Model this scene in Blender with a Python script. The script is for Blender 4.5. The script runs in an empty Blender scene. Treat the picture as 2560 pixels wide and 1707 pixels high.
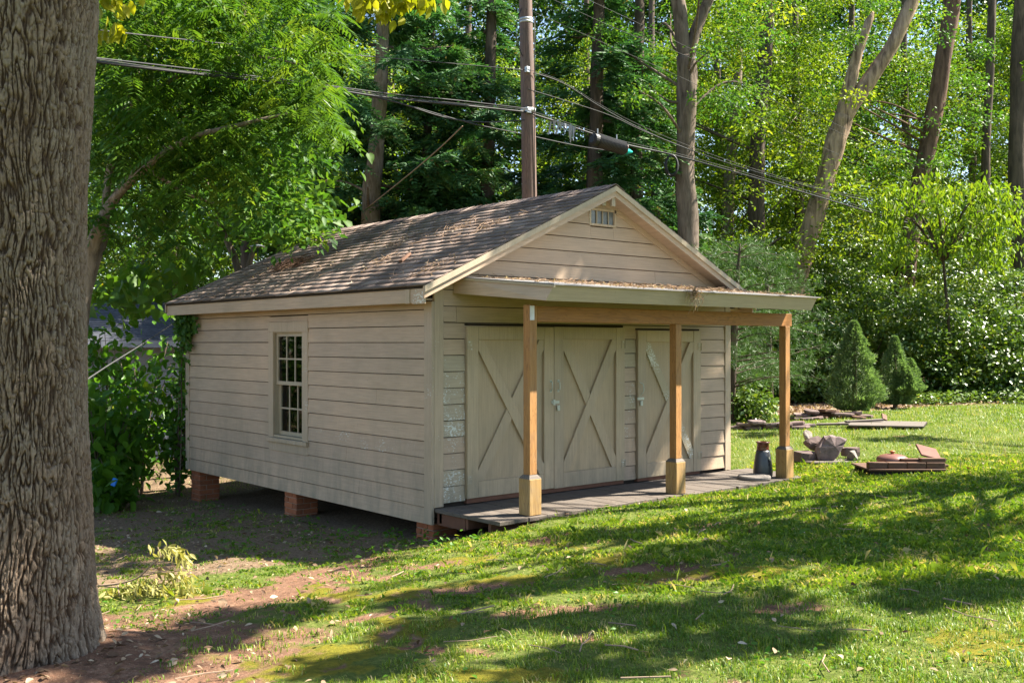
import bpy, math, random
import numpy as np
from mathutils import Vector, Matrix

rng = np.random.default_rng(7)
random.seed(7)
R = math.radians
SC = bpy.context.scene
COL = SC.collection

# ------------------------------------------------------------------ camera
CAM = np.array([-6.140, -8.416, 1.841])
YAW = R(40.56)
FPX, CYP, KD = 2561.6, 856.5, 1.08844
FW = np.array([math.sin(YAW), math.cos(YAW), 0.0])
RT = np.array([math.cos(YAW), -math.sin(YAW), 0.0])
UP = np.array([0.0, 0.0, 1.0])
cd = bpy.data.cameras.new('camera')
cam = bpy.data.objects.new('camera', cd)
COL.objects.link(cam)
cam.location = CAM
cam.rotation_euler = (R(90), 0, -YAW)
cd.sensor_width = 36
cd.lens = 36.02
cd.shift_y = 0.0012
cd.clip_end = 1000
SC.camera = cam

# ------------------------------------------------------------------ light
SUN_AZ, SUN_EL = R(-28), R(50)            # azimuth measured from +X
SUN = np.array([math.cos(SUN_AZ) * math.cos(SUN_EL), math.sin(SUN_AZ) * math.cos(SUN_EL), math.sin(SUN_EL)])
world = bpy.data.worlds.new('World')
SC.world = world
world.use_nodes = True
wn = world.node_tree
bg = wn.nodes['Background']
sky = wn.nodes.new('ShaderNodeTexSky')
sky.sky_type = 'NISHITA'
sky.sun_disc = False
sky.sun_elevation = SUN_EL
sky.sun_rotation = math.atan2(SUN[0], SUN[1])
sky.air_density = 1.0
sky.dust_density = 0.6
sky.ozone_density = 1.0
wn.links.new(sky.outputs[0], bg.inputs[0])
bg.inputs[1].default_value = 0.066
sl = bpy.data.lights.new('sun', 'SUN')
sl.energy = 5.0
sl.angle = R(0.53)
sl.color = (1.0, 0.93, 0.80)
so = bpy.data.objects.new('sun', sl)
COL.objects.link(so)
so.rotation_euler = Vector(SUN).to_track_quat('Z', 'Y').to_euler()
so.location = (20, -15, 25)
vs = SC.view_settings
vs.view_transform = 'Standard'
vs.look = 'None'
vs.exposure = 2.25
vs.gamma = 1.0
SC.render.engine = 'CYCLES'
cy = SC.cycles
cy.max_bounces = 6
cy.diffuse_bounces = 4
cy.glossy_bounces = 3
cy.transmission_bounces = 4
cy.transparent_max_bounces = 6
cy.caustics_reflective = False
cy.caustics_refractive = False
cy.sample_clamp_indirect = 6
cy.use_denoising = True


def at(xd, yd, depth):
    """a point at a distance in front of the camera"""
    return CAM + depth * (FW + RT * (xd * KD - 1280) / FPX + UP * (CYP - yd * KD) / FPX)


# ------------------------------------------------------------------ noise
_perm = np.random.default_rng(3).permutation(256)
_perm = np.concatenate([_perm, _perm, _perm])
_g3 = np.random.default_rng(4).normal(size=(256, 3))
_g3 /= np.linalg.norm(_g3, axis=1)[:, None]


def perlin(p):
    p = np.asarray(p, float)
    i = np.floor(p).astype(int)
    f = p - i
    u = f * f * f * (f * (f * 6 - 15) + 10)
    i &= 255
    out = 0
    for dx in (0, 1):
        for dy in (0, 1):
            for dz in (0, 1):
                h = _perm[_perm[_perm[(i[:, 0] + dx) & 255] + ((i[:, 1] + dy) & 255)] + ((i[:, 2] + dz) & 255)]
                g = _g3[h]
                d = f - np.array([dx, dy, dz])
                w = (u[:, 0] if dx else 1 - u[:, 0]) * (u[:, 1] if dy else 1 - u[:, 1]) * (u[:, 2] if dz else 1 - u[:, 2])
                out = out + w * (g * d).sum(1)
    return out * 1.6


def fbm(p, o=4):
    p = np.asarray(p, float)
    return sum(perlin(p * 2 ** k + 17.3 * k) * 0.5 ** k for k in range(o))


def noise2(x, y, s, seed=0.0, o=3):
    x = np.asarray(x, float)
    return fbm(np.stack([x * s + seed, np.asarray(y, float) * s - seed, np.full_like(x, seed * 1.7)], -1), o)


def sstep(a, b, x):
    t = np.clip((x - a) / (b - a), 0, 1)
    return t * t * (3 - 2 * t)


# ------------------------------------------------------------------ ground height
_gc = np.array([
    (0, 0, -.15), (0, 3, -.3), (0, 6, -.45), (.2, 8.2, -.6), (-2.5, -.1, -.17), (-3.3, -1, -.08), (-4.4, -2.1, 0), (-4.7, -3, .05),
    (-2.9, -4.66, .2), (-1.36, -6.4, .3), (-6.1, -8.4, .3), (-.3, -.45, -.11), (.35, -1.15, .14), (1.26, -1.12, .17), (2.7, -1.12, .172),
    (4.7, -1.12, .17), (5.4, .3, .14), (5.5, -2, .25), (2.9, -4.6, .28), (10, 1, .33), (14.5, 4, .35), (19, 2.3, .4), (11, 4.5, .3),
    (6.5, 6, .1), (3, 3, -.2), (4, 8.5, -.3), (-4, 6, -.5), (-8, 2, -.2), (8, -8, .4), (40, 40, .4), (-25, 35, -1.0), (40, -20, .7),
    (-30, -10, 0), (2.5, -.5, .0), (1, -.4, -.1), (4.5, -.5, .06), (5, 3, .1), (0, 20, -.9), (8, 20, -.6), (20, 20, .2), (-10, -20, .5), (15, -20, .6)])


def _rbf_fit(c):
    d = np.linalg.norm(c[:, None, :2] - c[None, :, :2], axis=2)
    n = len(c)
    A = np.zeros((n + 3, n + 3))
    A[:n, :n] = d + 0.0 * np.eye(n)
    A[:n, n] = 1
    A[:n, n + 1:] = c[:, :2]
    A[n, :n] = 1
    A[n + 1:, :n] = c[:, :2].T
    return np.linalg.solve(A, np.concatenate([c[:, 2], np.zeros(3)]))


_gw = _rbf_fit(_gc)
_gx, _gy = np.meshgrid(np.arange(-35, 50.01, .25), np.arange(-30, 50.01, .25))
_GT = _gw[len(_gc)] + _gw[len(_gc) + 1] * _gx + _gw[len(_gc) + 2] * _gy
for _k in range(len(_gc)):
    _GT += _gw[_k] * np.sqrt((_gx - _gc[_k, 0]) ** 2 + (_gy - _gc[_k, 1]) ** 2 + 0.01)
_GN = _GT.shape


def gz(x, y, detail=True):
    x = np.atleast_1d(np.asarray(x, float))
    y = np.atleast_1d(np.asarray(y, float))
    fx, fy = np.clip((x + 35) * 4, 0, _GN[1] - 1.001), np.clip((y + 30) * 4, 0, _GN[0] - 1.001)
    i, j = fx.astype(int), fy.astype(int)
    fx, fy = fx - i, fy - j
    z = (_GT[j, i] * (1 - fx) + _GT[j, i + 1] * fx) * (1 - fy) + (_GT[j + 1, i] * (1 - fx) + _GT[j + 1, i + 1] * fx) * fy
    if detail:
        z = z + 0.018 * noise2(x, y, 0.9, 3.1, 2) + 0.008 * noise2(x, y, 4.0, 8.1, 2)
    return z


def gz1(x, y):
    return float(gz(x, y)[0])


def on_ground(xd, yd):
    r = FW + RT * (xd * KD - 1280) / FPX + UP * (CYP - yd * KD) / FPX
    t = 8.0
    for _ in range(18):
        p = CAM + r * t
        t2 = (gz(p[0], p[1], False)[0] - CAM[2]) / r[2]
        t = 0.5 * t + 0.5 * t2
    return CAM + r * t


# ------------------------------------------------------------------ mesh helpers
def np_mesh(name, V, F, mat=None, parent=None, smooth=False, attrs=None, link=True):
    V = np.asarray(V, np.float32)
    F = np.asarray(F, np.int32)
    me = bpy.data.meshes.new(name)
    k = F.shape[1]
    me.vertices.add(len(V))
    me.vertices.foreach_set('co', V.ravel())
    me.loops.add(F.size)
    me.loops.foreach_set('vertex_index', F.ravel())
    me.polygons.add(len(F))
    me.polygons.foreach_set('loop_start', np.arange(0, F.size, k, dtype=np.int32))
    me.polygons.foreach_set('loop_total', np.full(len(F), k, np.int32))
    if smooth:
        me.polygons.foreach_set('use_smooth', np.ones(len(F), bool))
    for an, av in (attrs or {}).items():
        a = me.attributes.new(an, 'FLOAT', 'POINT')
        a.data.foreach_set('value', np.asarray(av, np.float32))
    me.update(calc_edges=True)
    if mat:
        me.materials.append(mat)
    if not link:
        return me
    return link_mesh(name, me, parent)


def link_mesh(name, me, parent=None):
    o = bpy.data.objects.new(name, me)
    COL.objects.link(o)
    if parent:
        o.parent = parent
    return o


def empty(name, loc=(0, 0, 0), rz=0.0):
    o = bpy.data.objects.new(name, None)
    o.empty_display_size = 0.2
    COL.objects.link(o)
    o.location = loc
    o.rotation_euler = (0, 0, rz)
    return o


def tag(o, label=None, cat=None, group=None, kind=None):
    if label:
        o['label'] = label
    if cat:
        o['category'] = cat
    if group:
        o['group'] = group
    if kind:
        o['kind'] = kind
    return o


class MB:
    """collects pieces of one part"""
    def __init__(s):
        s.v, s.f, s.n = [], [], 0

    def add(s, V, F):
        V = np.asarray(V, float)
        s.v.append(V)
        s.f += [tuple(int(i) + s.n for i in f) for f in F]
        s.n += len(V)
        return s

    def box(s, x0, x1, y0, y1, z0, z1, M=None):
        V = np.array([(x, y, z) for x in (x0, x1) for y in (y0, y1) for z in (z0, z1)], float)
        if M is not None:
            V = np.array([M @ Vector(v) for v in V])
        return s.add(V, [(0, 1, 3, 2), (4, 6, 7, 5), (0, 4, 5, 1), (2, 3, 7, 6), (0, 2, 6, 4), (1, 5, 7, 3)])

    def cbox(s, x0, x1, y0, y1, z0, z1, c, M=None):
        """box with chamfered edges"""
        V, idx = [], {}
        for i, x in enumerate((x0, x1)):
            for j, y in enumerate((y0, y1)):
                for k, z in enumerate((z0, z1)):
                    dx, dy, dz = (c if i == 0 else -c), (c if j == 0 else -c), (c if k == 0 else -c)
                    idx[i, j, k] = len(V)
                    V += [(x, y + dy, z + dz), (x + dx, y, z + dz), (x + dx, y + dy, z)]
        F = []
        for ax in range(3):
            for sd in (0, 1):
                o = [a for a in range(3) if a != ax]
                q = []
                for a, b in ((0, 0), (1, 0), (1, 1), (0, 1)):
                    key = [0, 0, 0]
                    key[ax] = sd
                    key[o[0]], key[o[1]] = a, b
                    q.append(idx[tuple(key)] + ax)
                F.append(q if (sd ^ (ax == 1)) else q[::-1])
        for ax in range(3):
            o = [a for a in range(3) if a != ax]
            for a in (0, 1):
                for b in (0, 1):
                    k0, k1 = [0, 0, 0], [0, 0, 0]
                    k0[o[0]] = k1[o[0]] = a
                    k0[o[1]] = k1[o[1]] = b
                    k1[ax] = 1
                    i0, i1 = idx[tuple(k0)], idx[tuple(k1)]
                    F.append((i0 + o[0], i0 + o[1], i1 + o[1], i1 + o[0]))
        for kk in idx.values():
            F.append((kk, kk + 1, kk + 2))
        V = np.array(V, float)
        if M is not None:
            V = np.array([M @ Vector(v) for v in V])
        return s.add(V, F)

    def tube(s, P, r, n=8, cap=True):
        V, F = tube_vf(P, r, n, cap)
        return s.add(V, F)

    def lathe(s, prof, n=24, c=(0, 0, 0)):
        V, F = [], []
        for r, z in prof:
            for k in range(n):
                a = 2 * math.pi * k / n
                V.append((c[0] + r * math.cos(a), c[1] + r * math.sin(a), c[2] + z))
        for i in range(len(prof) - 1):
            for k in range(n):
                F.append((i * n + k, i * n + (k + 1) % n, (i + 1) * n + (k + 1) % n, (i + 1) * n + k))
        F.append(tuple(range(n))[::-1])
        F.append(tuple((len(prof) - 1) * n + k for k in range(n)))
        return s.add(V, F)

    def build(s, name, mat, parent=None, smooth=False, link=True):
        me = bpy.data.meshes.new(name)
        me.from_pydata(np.concatenate(s.v).tolist(), [], s.f)
        me.update()
        if smooth:
            me.polygons.foreach_set('use_smooth', [True] * len(me.polygons))
        if mat:
            me.materials.append(mat)
        return link_mesh(name, me, parent) if link else me


def tube_vf(P, r, n=8, cap=True, wob=0.0):
    P = np.asarray(P, float)
    r = np.broadcast_to(np.asarray(r, float), (len(P),))
    T = np.gradient(P, axis=0)
    T /= np.linalg.norm(T, axis=1)[:, None] + 1e-9
    ref = np.array([0.3, 0.9, 0.1]) if abs(T[0] @ np.array([0.3, 0.9, 0.1])) < 0.9 else np.array([1.0, 0, 0])
    V = []
    a = np.arange(n) * 2 * math.pi / n
    u = np.cross(T[0], ref)
    for i in range(len(P)):
        u = u - T[i] * (u @ T[i])
        u /= np.linalg.norm(u) + 1e-9
        w = np.cross(T[i], u)
        rr = r[i] * (1 + wob * np.sin(a * 3 + i * 0.9) + wob * np.sin(a * 2 - i * 0.5))
        V.append(P[i] + rr[:, None] * (np.cos(a)[:, None] * u + np.sin(a)[:, None] * w))
    V = np.concatenate(V)
    F = []
    for i in range(len(P) - 1):
        for k in range(n):
            F.append((i * n + k, i * n + (k + 1) % n, (i + 1) * n + (k + 1) % n, (i + 1) * n + k))
    if cap:
        F.append(tuple(range(n))[::-1])
        F.append(tuple((len(P) - 1) * n + k for k in range(n)))
    return V, F


def spline(P, m=8):
    """Catmull-Rom through points"""
    P = np.asarray(P, float)
    Q = np.vstack([2 * P[0] - P[1], P, 2 * P[-1] - P[-2]])
    out = []
    for i in range(1, len(Q) - 2):
        for t in np.linspace(0, 1, m, endpoint=False):
            a, b, c, d = Q[i - 1], Q[i], Q[i + 1], Q[i + 2]
            out.append(0.5 * (2 * b + (c - a) * t + (2 * a - 5 * b + 4 * c - d) * t * t + (3 * b - a - 3 * c + d) * t ** 3))
    out.append(P[-1])
    return np.array(out)


def copy_tree(o, parent=None):
    c = o.copy()
    COL.objects.link(c)
    c.parent = parent
    for ch in o.children:
        copy_tree(ch, c)
    return c


# ------------------------------------------------------------------ materials
class N:
    def __init__(s, name):
        s.m = bpy.data.materials.new(name)
        s.m.use_nodes = True
        s.t = s.m.node_tree
        s.b = s.t.nodes['Principled BSDF']
        s.out = s.t.nodes['Material Output']

    def new(s, t, **k):
        n = s.t.nodes.new(t)
        for a, v in k.items():
            setattr(n, a, v)
        return n

    def link(s, a, b):
        s.t.links.new(a, b)

    def coords(s, scale=(1, 1, 1), kind='Object'):
        tc = s.new('ShaderNodeTexCoord')
        mp = s.new('ShaderNodeMapping')
        mp.inputs['Scale'].default_value = scale
        s.link(tc.outputs[kind], mp.inputs[0])
        return mp.outputs[0]

    def pos(s, scale=(1, 1, 1)):
        g = s.new('ShaderNodeNewGeometry')
        mp = s.new('ShaderNodeMapping')
        mp.inputs['Scale'].default_value = scale
        s.link(g.outputs['Position'], mp.inputs[0])
        return mp.outputs[0]

    def noise(s, vec, scale, detail=4, rough=0.6, dist=0.0):
        n = s.new('ShaderNodeTexNoise')
        n.inputs['Scale'].default_value = scale
        n.inputs['Detail'].default_value = detail
        n.inputs['Roughness'].default_value = rough
        n.inputs['Distortion'].default_value = dist
        s.link(vec, n.inputs['Vector'])
        return n.outputs[0]

    def ramp(s, fac, stops):
        r = s.new('ShaderNodeValToRGB')
        e = r.color_ramp.elements
        while len(e) < len(stops):
            e.new(0.5)
        for i, (p, c) in enumerate(stops):
            e[i].position = p
            e[i].color = (*c, 1) if not np.isscalar(c) else (c, c, c, 1)
        s.link(fac, r.inputs[0])
        return r.outputs[0]

    def mix(s, fac, a, b, mode='MIX'):
        m = s.new('ShaderNodeMix', data_type='RGBA', blend_type=mode)
        for sock, v in ((m.inputs[0], fac), (m.inputs[6], a), (m.inputs[7], b)):
            if hasattr(v, 'is_linked'):
                s.link(v, sock)
            elif np.isscalar(v):
                sock.default_value = v
            else:
                sock.default_value = (*v, 1)
        return m.outputs[2]

    def math(s, op, a, b=0.0, clamp=False):
        m = s.new('ShaderNodeMath', operation=op, use_clamp=clamp)
        for sock, v in ((m.inputs[0], a), (m.inputs[1], b)):
            if hasattr(v, 'is_linked'):
                s.link(v, sock)
            else:
                sock.default_value = v
        return m.outputs[0]

    def attr(s, name):
        a = s.new('ShaderNodeAttribute')
        a.attribute_name = name
        return a.outputs['Fac']

    def rand(s):
        return s.new('ShaderNodeObjectInfo').outputs['Random']

    def bump(s, h, strength=0.3, dist=0.01):
        b = s.new('ShaderNodeBump')
        b.inputs['Strength'].default_value = strength
        b.inputs['Distance'].default_value = dist
        s.link(h, b.inputs['Height'])
        s.link(b.outputs[0], s.b.inputs['Normal'])

    def set(s, color=None, rough=None, spec=None, metal=None):
        for k, v in (('Base Color', color), ('Roughness', rough), ('Specular IOR Level', spec), ('Metallic', metal)):
            if v is None:
                continue
            i = s.b.inputs[k]
            if hasattr(v, 'is_linked'):
                s.link(v, i)
            elif np.isscalar(v):
                i.default_value = v
            else:
                i.default_value = (*v, 1)
        return s.m


def paint_mat(name, col, vert=False, peel=0.0, mildew=0.62, grain_axis='X'):
    m = N(name)
    p = m.pos()
    sc = {'X': (0.35, 0.35, 9.0), 'Z': (9.0, 9.0, 0.35)}['Z' if vert else 'X']
    g = m.noise(m.pos(sc), 8, 5, 0.65)
    big = m.noise(p, 0.9, 4, 0.6)
    col = np.array(col)
    c = m.ramp(g, [(0.3, tuple(col * 0.84)), (0.55, tuple(col)), (0.75, tuple(np.minimum(col * 1.10, 1)))])
    var = m.ramp(big, [(0.28, (0.80, 0.82, 0.80)), (0.5, (0.97, 0.96, 0.95)), (0.72, (1.10, 1.05, 1.01))])
    c = m.mix(1.0, c, var, 'MULTIPLY')
    rn = m.ramp(m.rand(), [(0.0, (0.93, 0.93, 0.94)), (1.0, (1.05, 1.03, 1.0))])
    c = m.mix(1.0, c, rn, 'MULTIPLY')
    # grey-green mildew streaks, heavier on the low boards where rain splashes
    sep = m.new('ShaderNodeSeparateXYZ')
    m.link(p, sep.inputs[0])
    low = m.ramp(m.math('MULTIPLY_ADD', sep.outputs[2], -0.55), [(0.0, 0.0), (1.0, 1.0)])
    mr = m.new('ShaderNodeMapRange')
    mr.inputs[1].default_value, mr.inputs[2].default_value = 1.1, -0.1
    mr.inputs[3].default_value, mr.inputs[4].default_value = 0.04, 1.0
    m.link(sep.outputs[2], mr.inputs[0])
    st = m.noise(m.pos((2.2, 2.2, 0.5)), 3.0, 6, 0.7, 0.6)
    stm = m.ramp(st, [(0.42, 0.0), (0.68, 1.0)])
    f = m.math('MULTIPLY', m.math('MULTIPLY', stm, mr.outputs[0]), mildew)
    c = m.mix(f, c, (0.13, 0.135, 0.10))
    sp = m.noise(p, 38, 3, 0.6)
    c = m.mix(m.math('MULTIPLY', m.ramp(sp, [(0.66, 0.0), (0.72, 1.0)]), 0.35), c, (0.16, 0.14, 0.11))
    if peel > 0:
        pn = m.noise(m.pos((1, 1, 1.6)), 34, 6, 0.75)
        pb = m.noise(p, 2.6, 2, 0.5)
        pm = m.math('ADD', pn, m.math('MULTIPLY', pb, 0.5))
        f = m.ramp(pm, [(0.93 - 0.22 * peel, 0.0), (0.95 - 0.22 * peel, 1.0)])
        c = m.mix(f, c, (0.62, 0.62, 0.56))
        gg = m.ramp(pm, [(0.86 - 0.22 * peel, 0.0), (0.92 - 0.22 * peel, 0.45)])
        c = m.mix(m.math('MULTIPLY', gg, 0.35), c, (0.36, 0.38, 0.33))
    m.bump(g, 0.22, 0.006)
    return m.set(c, 0.62, 0.35)


def wood_mat(name, c0, c1, vert=True, axis=2, scale=1.0, knots=True, rough=0.65, grey=0.5):
    m = N(name)
    s = [14.0, 14.0, 14.0]
    s[axis] = 0.7
    p = m.coords(tuple(v * scale for v in s))
    g = m.noise(p, 3.0, 5, 0.6, 1.2)
    s2 = [3.5, 3.5, 3.5]
    s2[axis] = 0.45
    w = m.noise(m.coords(tuple(v * scale for v in s2)), 2.2, 2, 0.5, 2.0)
    wv = m.math('FRACT', m.math('MULTIPLY', w, 9.0))
    c = m.ramp(g, [(0.25, c0), (0.7, c1)])
    c = m.mix(m.ramp(wv, [(0.0, 0.55), (0.35, 0.0), (0.9, 0.1), (1.0, 0.55)]), c, tuple(np.array(c0) * 0.62))
    if knots:
        v = m.new('ShaderNodeTexVoronoi')
        v.inputs['Scale'].default_value = 2.4
        s3 = [2.2, 2.2, 2.2]
        s3[axis] = 0.8
        m.link(m.coords(tuple(s3)), v.inputs['Vector'])
        c = m.mix(m.ramp(v.outputs[0], [(0.05, 0.85), (0.1, 0.0)]), c, tuple(np.array(c0) * 0.3))
    wz = m.noise(m.coords((3.0, 3.0, 3.0)), 1.3, 5, 0.7)
    c = m.mix(m.ramp(wz, [(0.48, 0.0), (0.74, grey)]), c, tuple(np.array([.62, .58, .54]) * np.mean(c1)))
    m.bump(g, 0.25, 0.004)
    return m.set(c, rough, 0.3)


def leaf_mat(name, stops, trans=0.42, rough=0.5, spec=0.25, yellow=1.0):
    m = N(name)
    t = m.attr('tint')
    c = m.ramp(t, stops)
    m.set(c, rough, spec)
    tr = m.new('ShaderNodeBsdfTranslucent')
    tc = m.mix(1.0, c, (1.25 * yellow, 1.2, 0.55), 'MULTIPLY')
    m.link(tc, tr.inputs[0])
    mx = m.new('ShaderNodeMixShader')
    mx.inputs[0].default_value = trans
    m.link(m.b.outputs[0], mx.inputs[1])
    m.link(tr.outputs[0], mx.inputs[2])
    m.link(mx.outputs[0], m.out.inputs[0])
    return m.m


def bark_mat(name, c0, c1, scale=1.0, strength=0.8):
    m = N(name)
    n = m.noise(m.coords((9 * scale, 9 * scale, 1.6 * scale)), 2.0, 6, 0.65, 0.8)
    b = m.noise(m.coords((1, 1, 1)), 1.4, 3, 0.6)
    c = m.ramp(n, [(0.3, c0), (0.62, c1)])
    c = m.mix(1.0, c, m.ramp(b, [(0.3, (0.75, 0.75, 0.72)), (0.7, (1.15, 1.12, 1.1))]), 'MULTIPLY')
    m.bump(n, strength, 0.03)
    return m.set(c, 0.9, 0.15)


def plain_mat(name, col, rough=0.6, spec=0.4, metal=0.0, var=0.2, scale=6.0, bump=0.15, kind='Object'):
    m = N(name)
    p = m.coords((1, 1, 1), kind)
    n = m.noise(p, scale, 5, 0.65)
    col = np.array(col)
    c = m.ramp(n, [(0.28, tuple(col * (1 - var))), (0.72, tuple(np.minimum(col * (1 + var), 1)))])
    c = m.mix(1.0, c, m.ramp(m.rand(), [(0.0, (0.85, 0.86, 0.88)), (1.0, (1.12, 1.1, 1.08))]), 'MULTIPLY')
    m.bump(n, bump, 0.01)
    return m.set(c, rough, spec, metal)


BEIGE = (0.45, 0.335, 0.238)
M = {}
M['paint'] = paint_mat('beige_paint', BEIGE)
M['paint_peel'] = paint_mat('peeling_beige_paint', (0.41, 0.34, 0.24), peel=0.42)
M['paint_peel2'] = paint_mat('flaking_beige_paint', BEIGE, peel=0.22)
M['paint_v'] = paint_mat('beige_paint_upright', (0.43, 0.335, 0.24), vert=True, peel=0.03)
M['paint_door'] = paint_mat('beige_door_paint', (0.42, 0.325, 0.21), vert=True, mildew=0.6)
M['paint_door_trim'] = paint_mat('beige_door_trim_paint', (0.41, 0.325, 0.22), vert=True, mildew=0.7)
M['paint_brace_peel'] = paint_mat('flaking_brace_paint', (0.378, 0.318, 0.216), vert=True, peel=0.5)
M['paint_green'] = paint_mat('mossy_beige_paint', (0.42, 0.335, 0.232))
M['trim_white'] = paint_mat('cream_trim_paint', (0.41, 0.34, 0.245), vert=True, mildew=0.2)
M['core'] = plain_mat('dark_sheathing', (0.035, 0.028, 0.022), 0.95, 0.1)
M['rust_sill'] = plain_mat('bare_reddish_sill', (0.13, 0.058, 0.034), 0.9)
M['pine'] = wood_mat('pine_post_wood', (0.26, 0.118, 0.034), (0.42, 0.215, 0.075), grey=0.25)
M['pine_base'] = wood_mat('pine_base_wood', (0.27, 0.155, 0.052), (0.42, 0.265, 0.105), scale=0.8, knots=False, grey=0.3)
M['beam'] = wood_mat('stained_beam_wood', (0.22, 0.09, 0.02), (0.36, 0.16, 0.042), axis=0, grey=0.15)
M['deck'] = wood_mat('weathered_deck_wood', (0.06, 0.047, 0.037), (0.15, 0.122, 0.10), axis=1, knots=False, rough=0.8)
M['grey_wood'] = wood_mat('grey_board_wood', (0.085, 0.068, 0.056), (0.19, 0.16, 0.135), axis=0, knots=False, rough=0.85)
M['brown_wood'] = wood_mat('brown_board_wood', (0.085, 0.042, 0.026), (0.165, 0.085, 0.05), axis=0, knots=False, rough=0.8)
M['brick'] = plain_mat('red_brick', (0.30, 0.105, 0.05), 0.9, 0.2, var=0.25, scale=14)
M['mortar'] = plain_mat('pale_mortar', (0.30, 0.20, 0.14), 0.95, 0.1)
M['dark'] = plain_mat('dark_interior', (0.02, 0.018, 0.016), 0.9, 0.1)
M['black'] = plain_mat('black_rubber', (0.012, 0.012, 0.013), 0.55, 0.35)
M['cable'] = plain_mat('grey_cable_sheath', (0.025, 0.025, 0.027), 0.6, 0.3)
M['wire'] = plain_mat('bare_aluminium_wire', (0.05, 0.05, 0.05), 0.7, 0.2, 0.0)
M['steel'] = plain_mat('galvanised_steel', (0.42, 0.43, 0.44), 0.45, 0.5, 0.7)
M['whitemetal'] = plain_mat('white_enamel', (0.40, 0.42, 0.35), 0.4, 0.5)
M['rock'] = plain_mat('grey_purple_rock', (0.145, 0.11, 0.105), 0.9, 0.2, var=0.4, scale=9, bump=0.7)
M['rock_pale'] = plain_mat('pale_grey_rock', (0.22, 0.195, 0.17), 0.9, 0.2, var=0.45, scale=12, bump=0.7)
M['slate'] = plain_mat('brown_slate', (0.115, 0.08, 0.072), 0.85, 0.25, var=0.35, scale=6, bump=0.5)
M['terracotta'] = plain_mat('terracotta_glaze', (0.19, 0.082, 0.06), 0.35, 0.5, var=0.12)
M['tile'] = plain_mat('matt_brown_tile', (0.15, 0.075, 0.06), 0.85, 0.2, var=0.2)
M['terracotta_knob'] = plain_mat('orange_terracotta', (0.40, 0.13, 0.05), 0.5, 0.4)
M['crock'] = plain_mat('dark_grey_stoneware', (0.045, 0.047, 0.052), 0.3, 0.5, var=0.4, scale=7)
M['crock_neck'] = plain_mat('red_brown_glaze', (0.11, 0.035, 0.02), 0.25, 0.6)
M['concrete'] = plain_mat('grey_concrete', (0.19, 0.17, 0.15), 0.9, 0.2)
M['teal'] = plain_mat('teal_plastic', (0.0, 0.32, 0.30), 0.4)
M['orange'] = plain_mat('orange_plastic', (0.70, 0.16, 0.05), 0.4)
M['blue'] = plain_mat('bright_blue_plastic', (0.0, 0.20, 0.75), 0.35, 0.5)
M['tatter'] = plain_mat('grey_plastic_film', (0.20, 0.21, 0.24), 0.35, 0.6)
M['debris'] = plain_mat('pine_straw', (0.30, 0.20, 0.13), 0.9, 0.1, var=0.4, scale=3, kind='Generated')
M['pole'] = wood_mat('brown_pole_wood', (0.095, 0.055, 0.042), (0.185, 0.12, 0.095), knots=False, scale=0.6)
M['house_wall'] = paint_mat('grey_house_paint', (0.25, 0.265, 0.31), mildew=0.1)
M['house_roof'] = plain_mat('blue_grey_shingle', (0.06, 0.064, 0.078), 0.85, 0.3, var=0.35, scale=9)
M['bark'] = bark_mat('grey_brown_bark', (0.05, 0.036, 0.028), (0.19, 0.15, 0.12), 0.42, 1.0)
M['bark_red'] = bark_mat('reddish_bark', (0.06, 0.035, 0.026), (0.20, 0.125, 0.095), 0.42, 1.0)
M['bark_dark'] = bark_mat('dark_bark', (0.035, 0.028, 0.023), (0.12, 0.09, 0.07), 0.42, 1.0)
M['bark_snag'] = bark_mat('bare_pale_snag_wood', (0.07, 0.045, 0.032), (0.42, 0.30, 0.21), 0.38, 1.0)
M['bark_pale'] = bark_mat('pale_thin_bark', (0.12, 0.09, 0.065), (0.30, 0.24, 0.19))
M['twig'] = plain_mat('dead_twig', (0.28, 0.20, 0.14), 0.9, 0.1)

g_lo, g_hi = (0.055, 0.115, 0.012), (0.12, 0.19, 0.022)
M['broad'] = leaf_mat('broad_leaf', [(0, (0.045, 0.11, 0.012)), (0.5, (0.09, 0.175, 0.015)), (0.93, (0.16, 0.24, 0.02)), (1, (0.30, 0.27, 0.02))], 0.45)
M['bright'] = leaf_mat('bright_leaf', [(0, (0.07, 0.145, 0.012)), (0.6, (0.145, 0.235, 0.016)), (1, (0.25, 0.30, 0.025))], 0.45)
M['deepleaf'] = leaf_mat('deep_green_leaf', [(0, (0.035, 0.10, 0.016)), (0.6, (0.07, 0.165, 0.02)), (1, (0.14, 0.22, 0.025))], 0.45)
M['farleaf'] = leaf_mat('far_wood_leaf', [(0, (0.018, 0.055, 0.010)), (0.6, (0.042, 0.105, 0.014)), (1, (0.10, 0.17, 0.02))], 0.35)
M['cedar'] = leaf_mat('cedar_spray', [(0, (0.03, 0.085, 0.032)), (0.6, (0.06, 0.15, 0.05)), (0.95, (0.11, 0.20, 0.05)), (1, (0.20, 0.14, 0.05))], 0.3, 0.55, 0.3, 0.8)
M['pineleaf'] = leaf_mat('pine_needle', [(0, (0.035, 0.085, 0.02)), (1, (0.085, 0.155, 0.03))], 0.25, 0.5, 0.35, 0.8)
M['spruce'] = leaf_mat('spruce_needle', [(0, (0.08, 0.13, 0.05)), (0.7, (0.18, 0.25, 0.10)), (1, (0.30, 0.36, 0.18))], 0.35, 0.55, 0.3, 0.8)
M['mimosa'] = leaf_mat('feathery_leaf', [(0, (0.032, 0.09, 0.012)), (0.6, (0.065, 0.14, 0.015)), (1, (0.14, 0.21, 0.022))], 0.45, 0.45)
M['bigleaf'] = leaf_mat('heart_leaf', [(0, (0.045, 0.115, 0.012)), (1, (0.095, 0.18, 0.018))], 0.5, 0.5)
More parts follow.
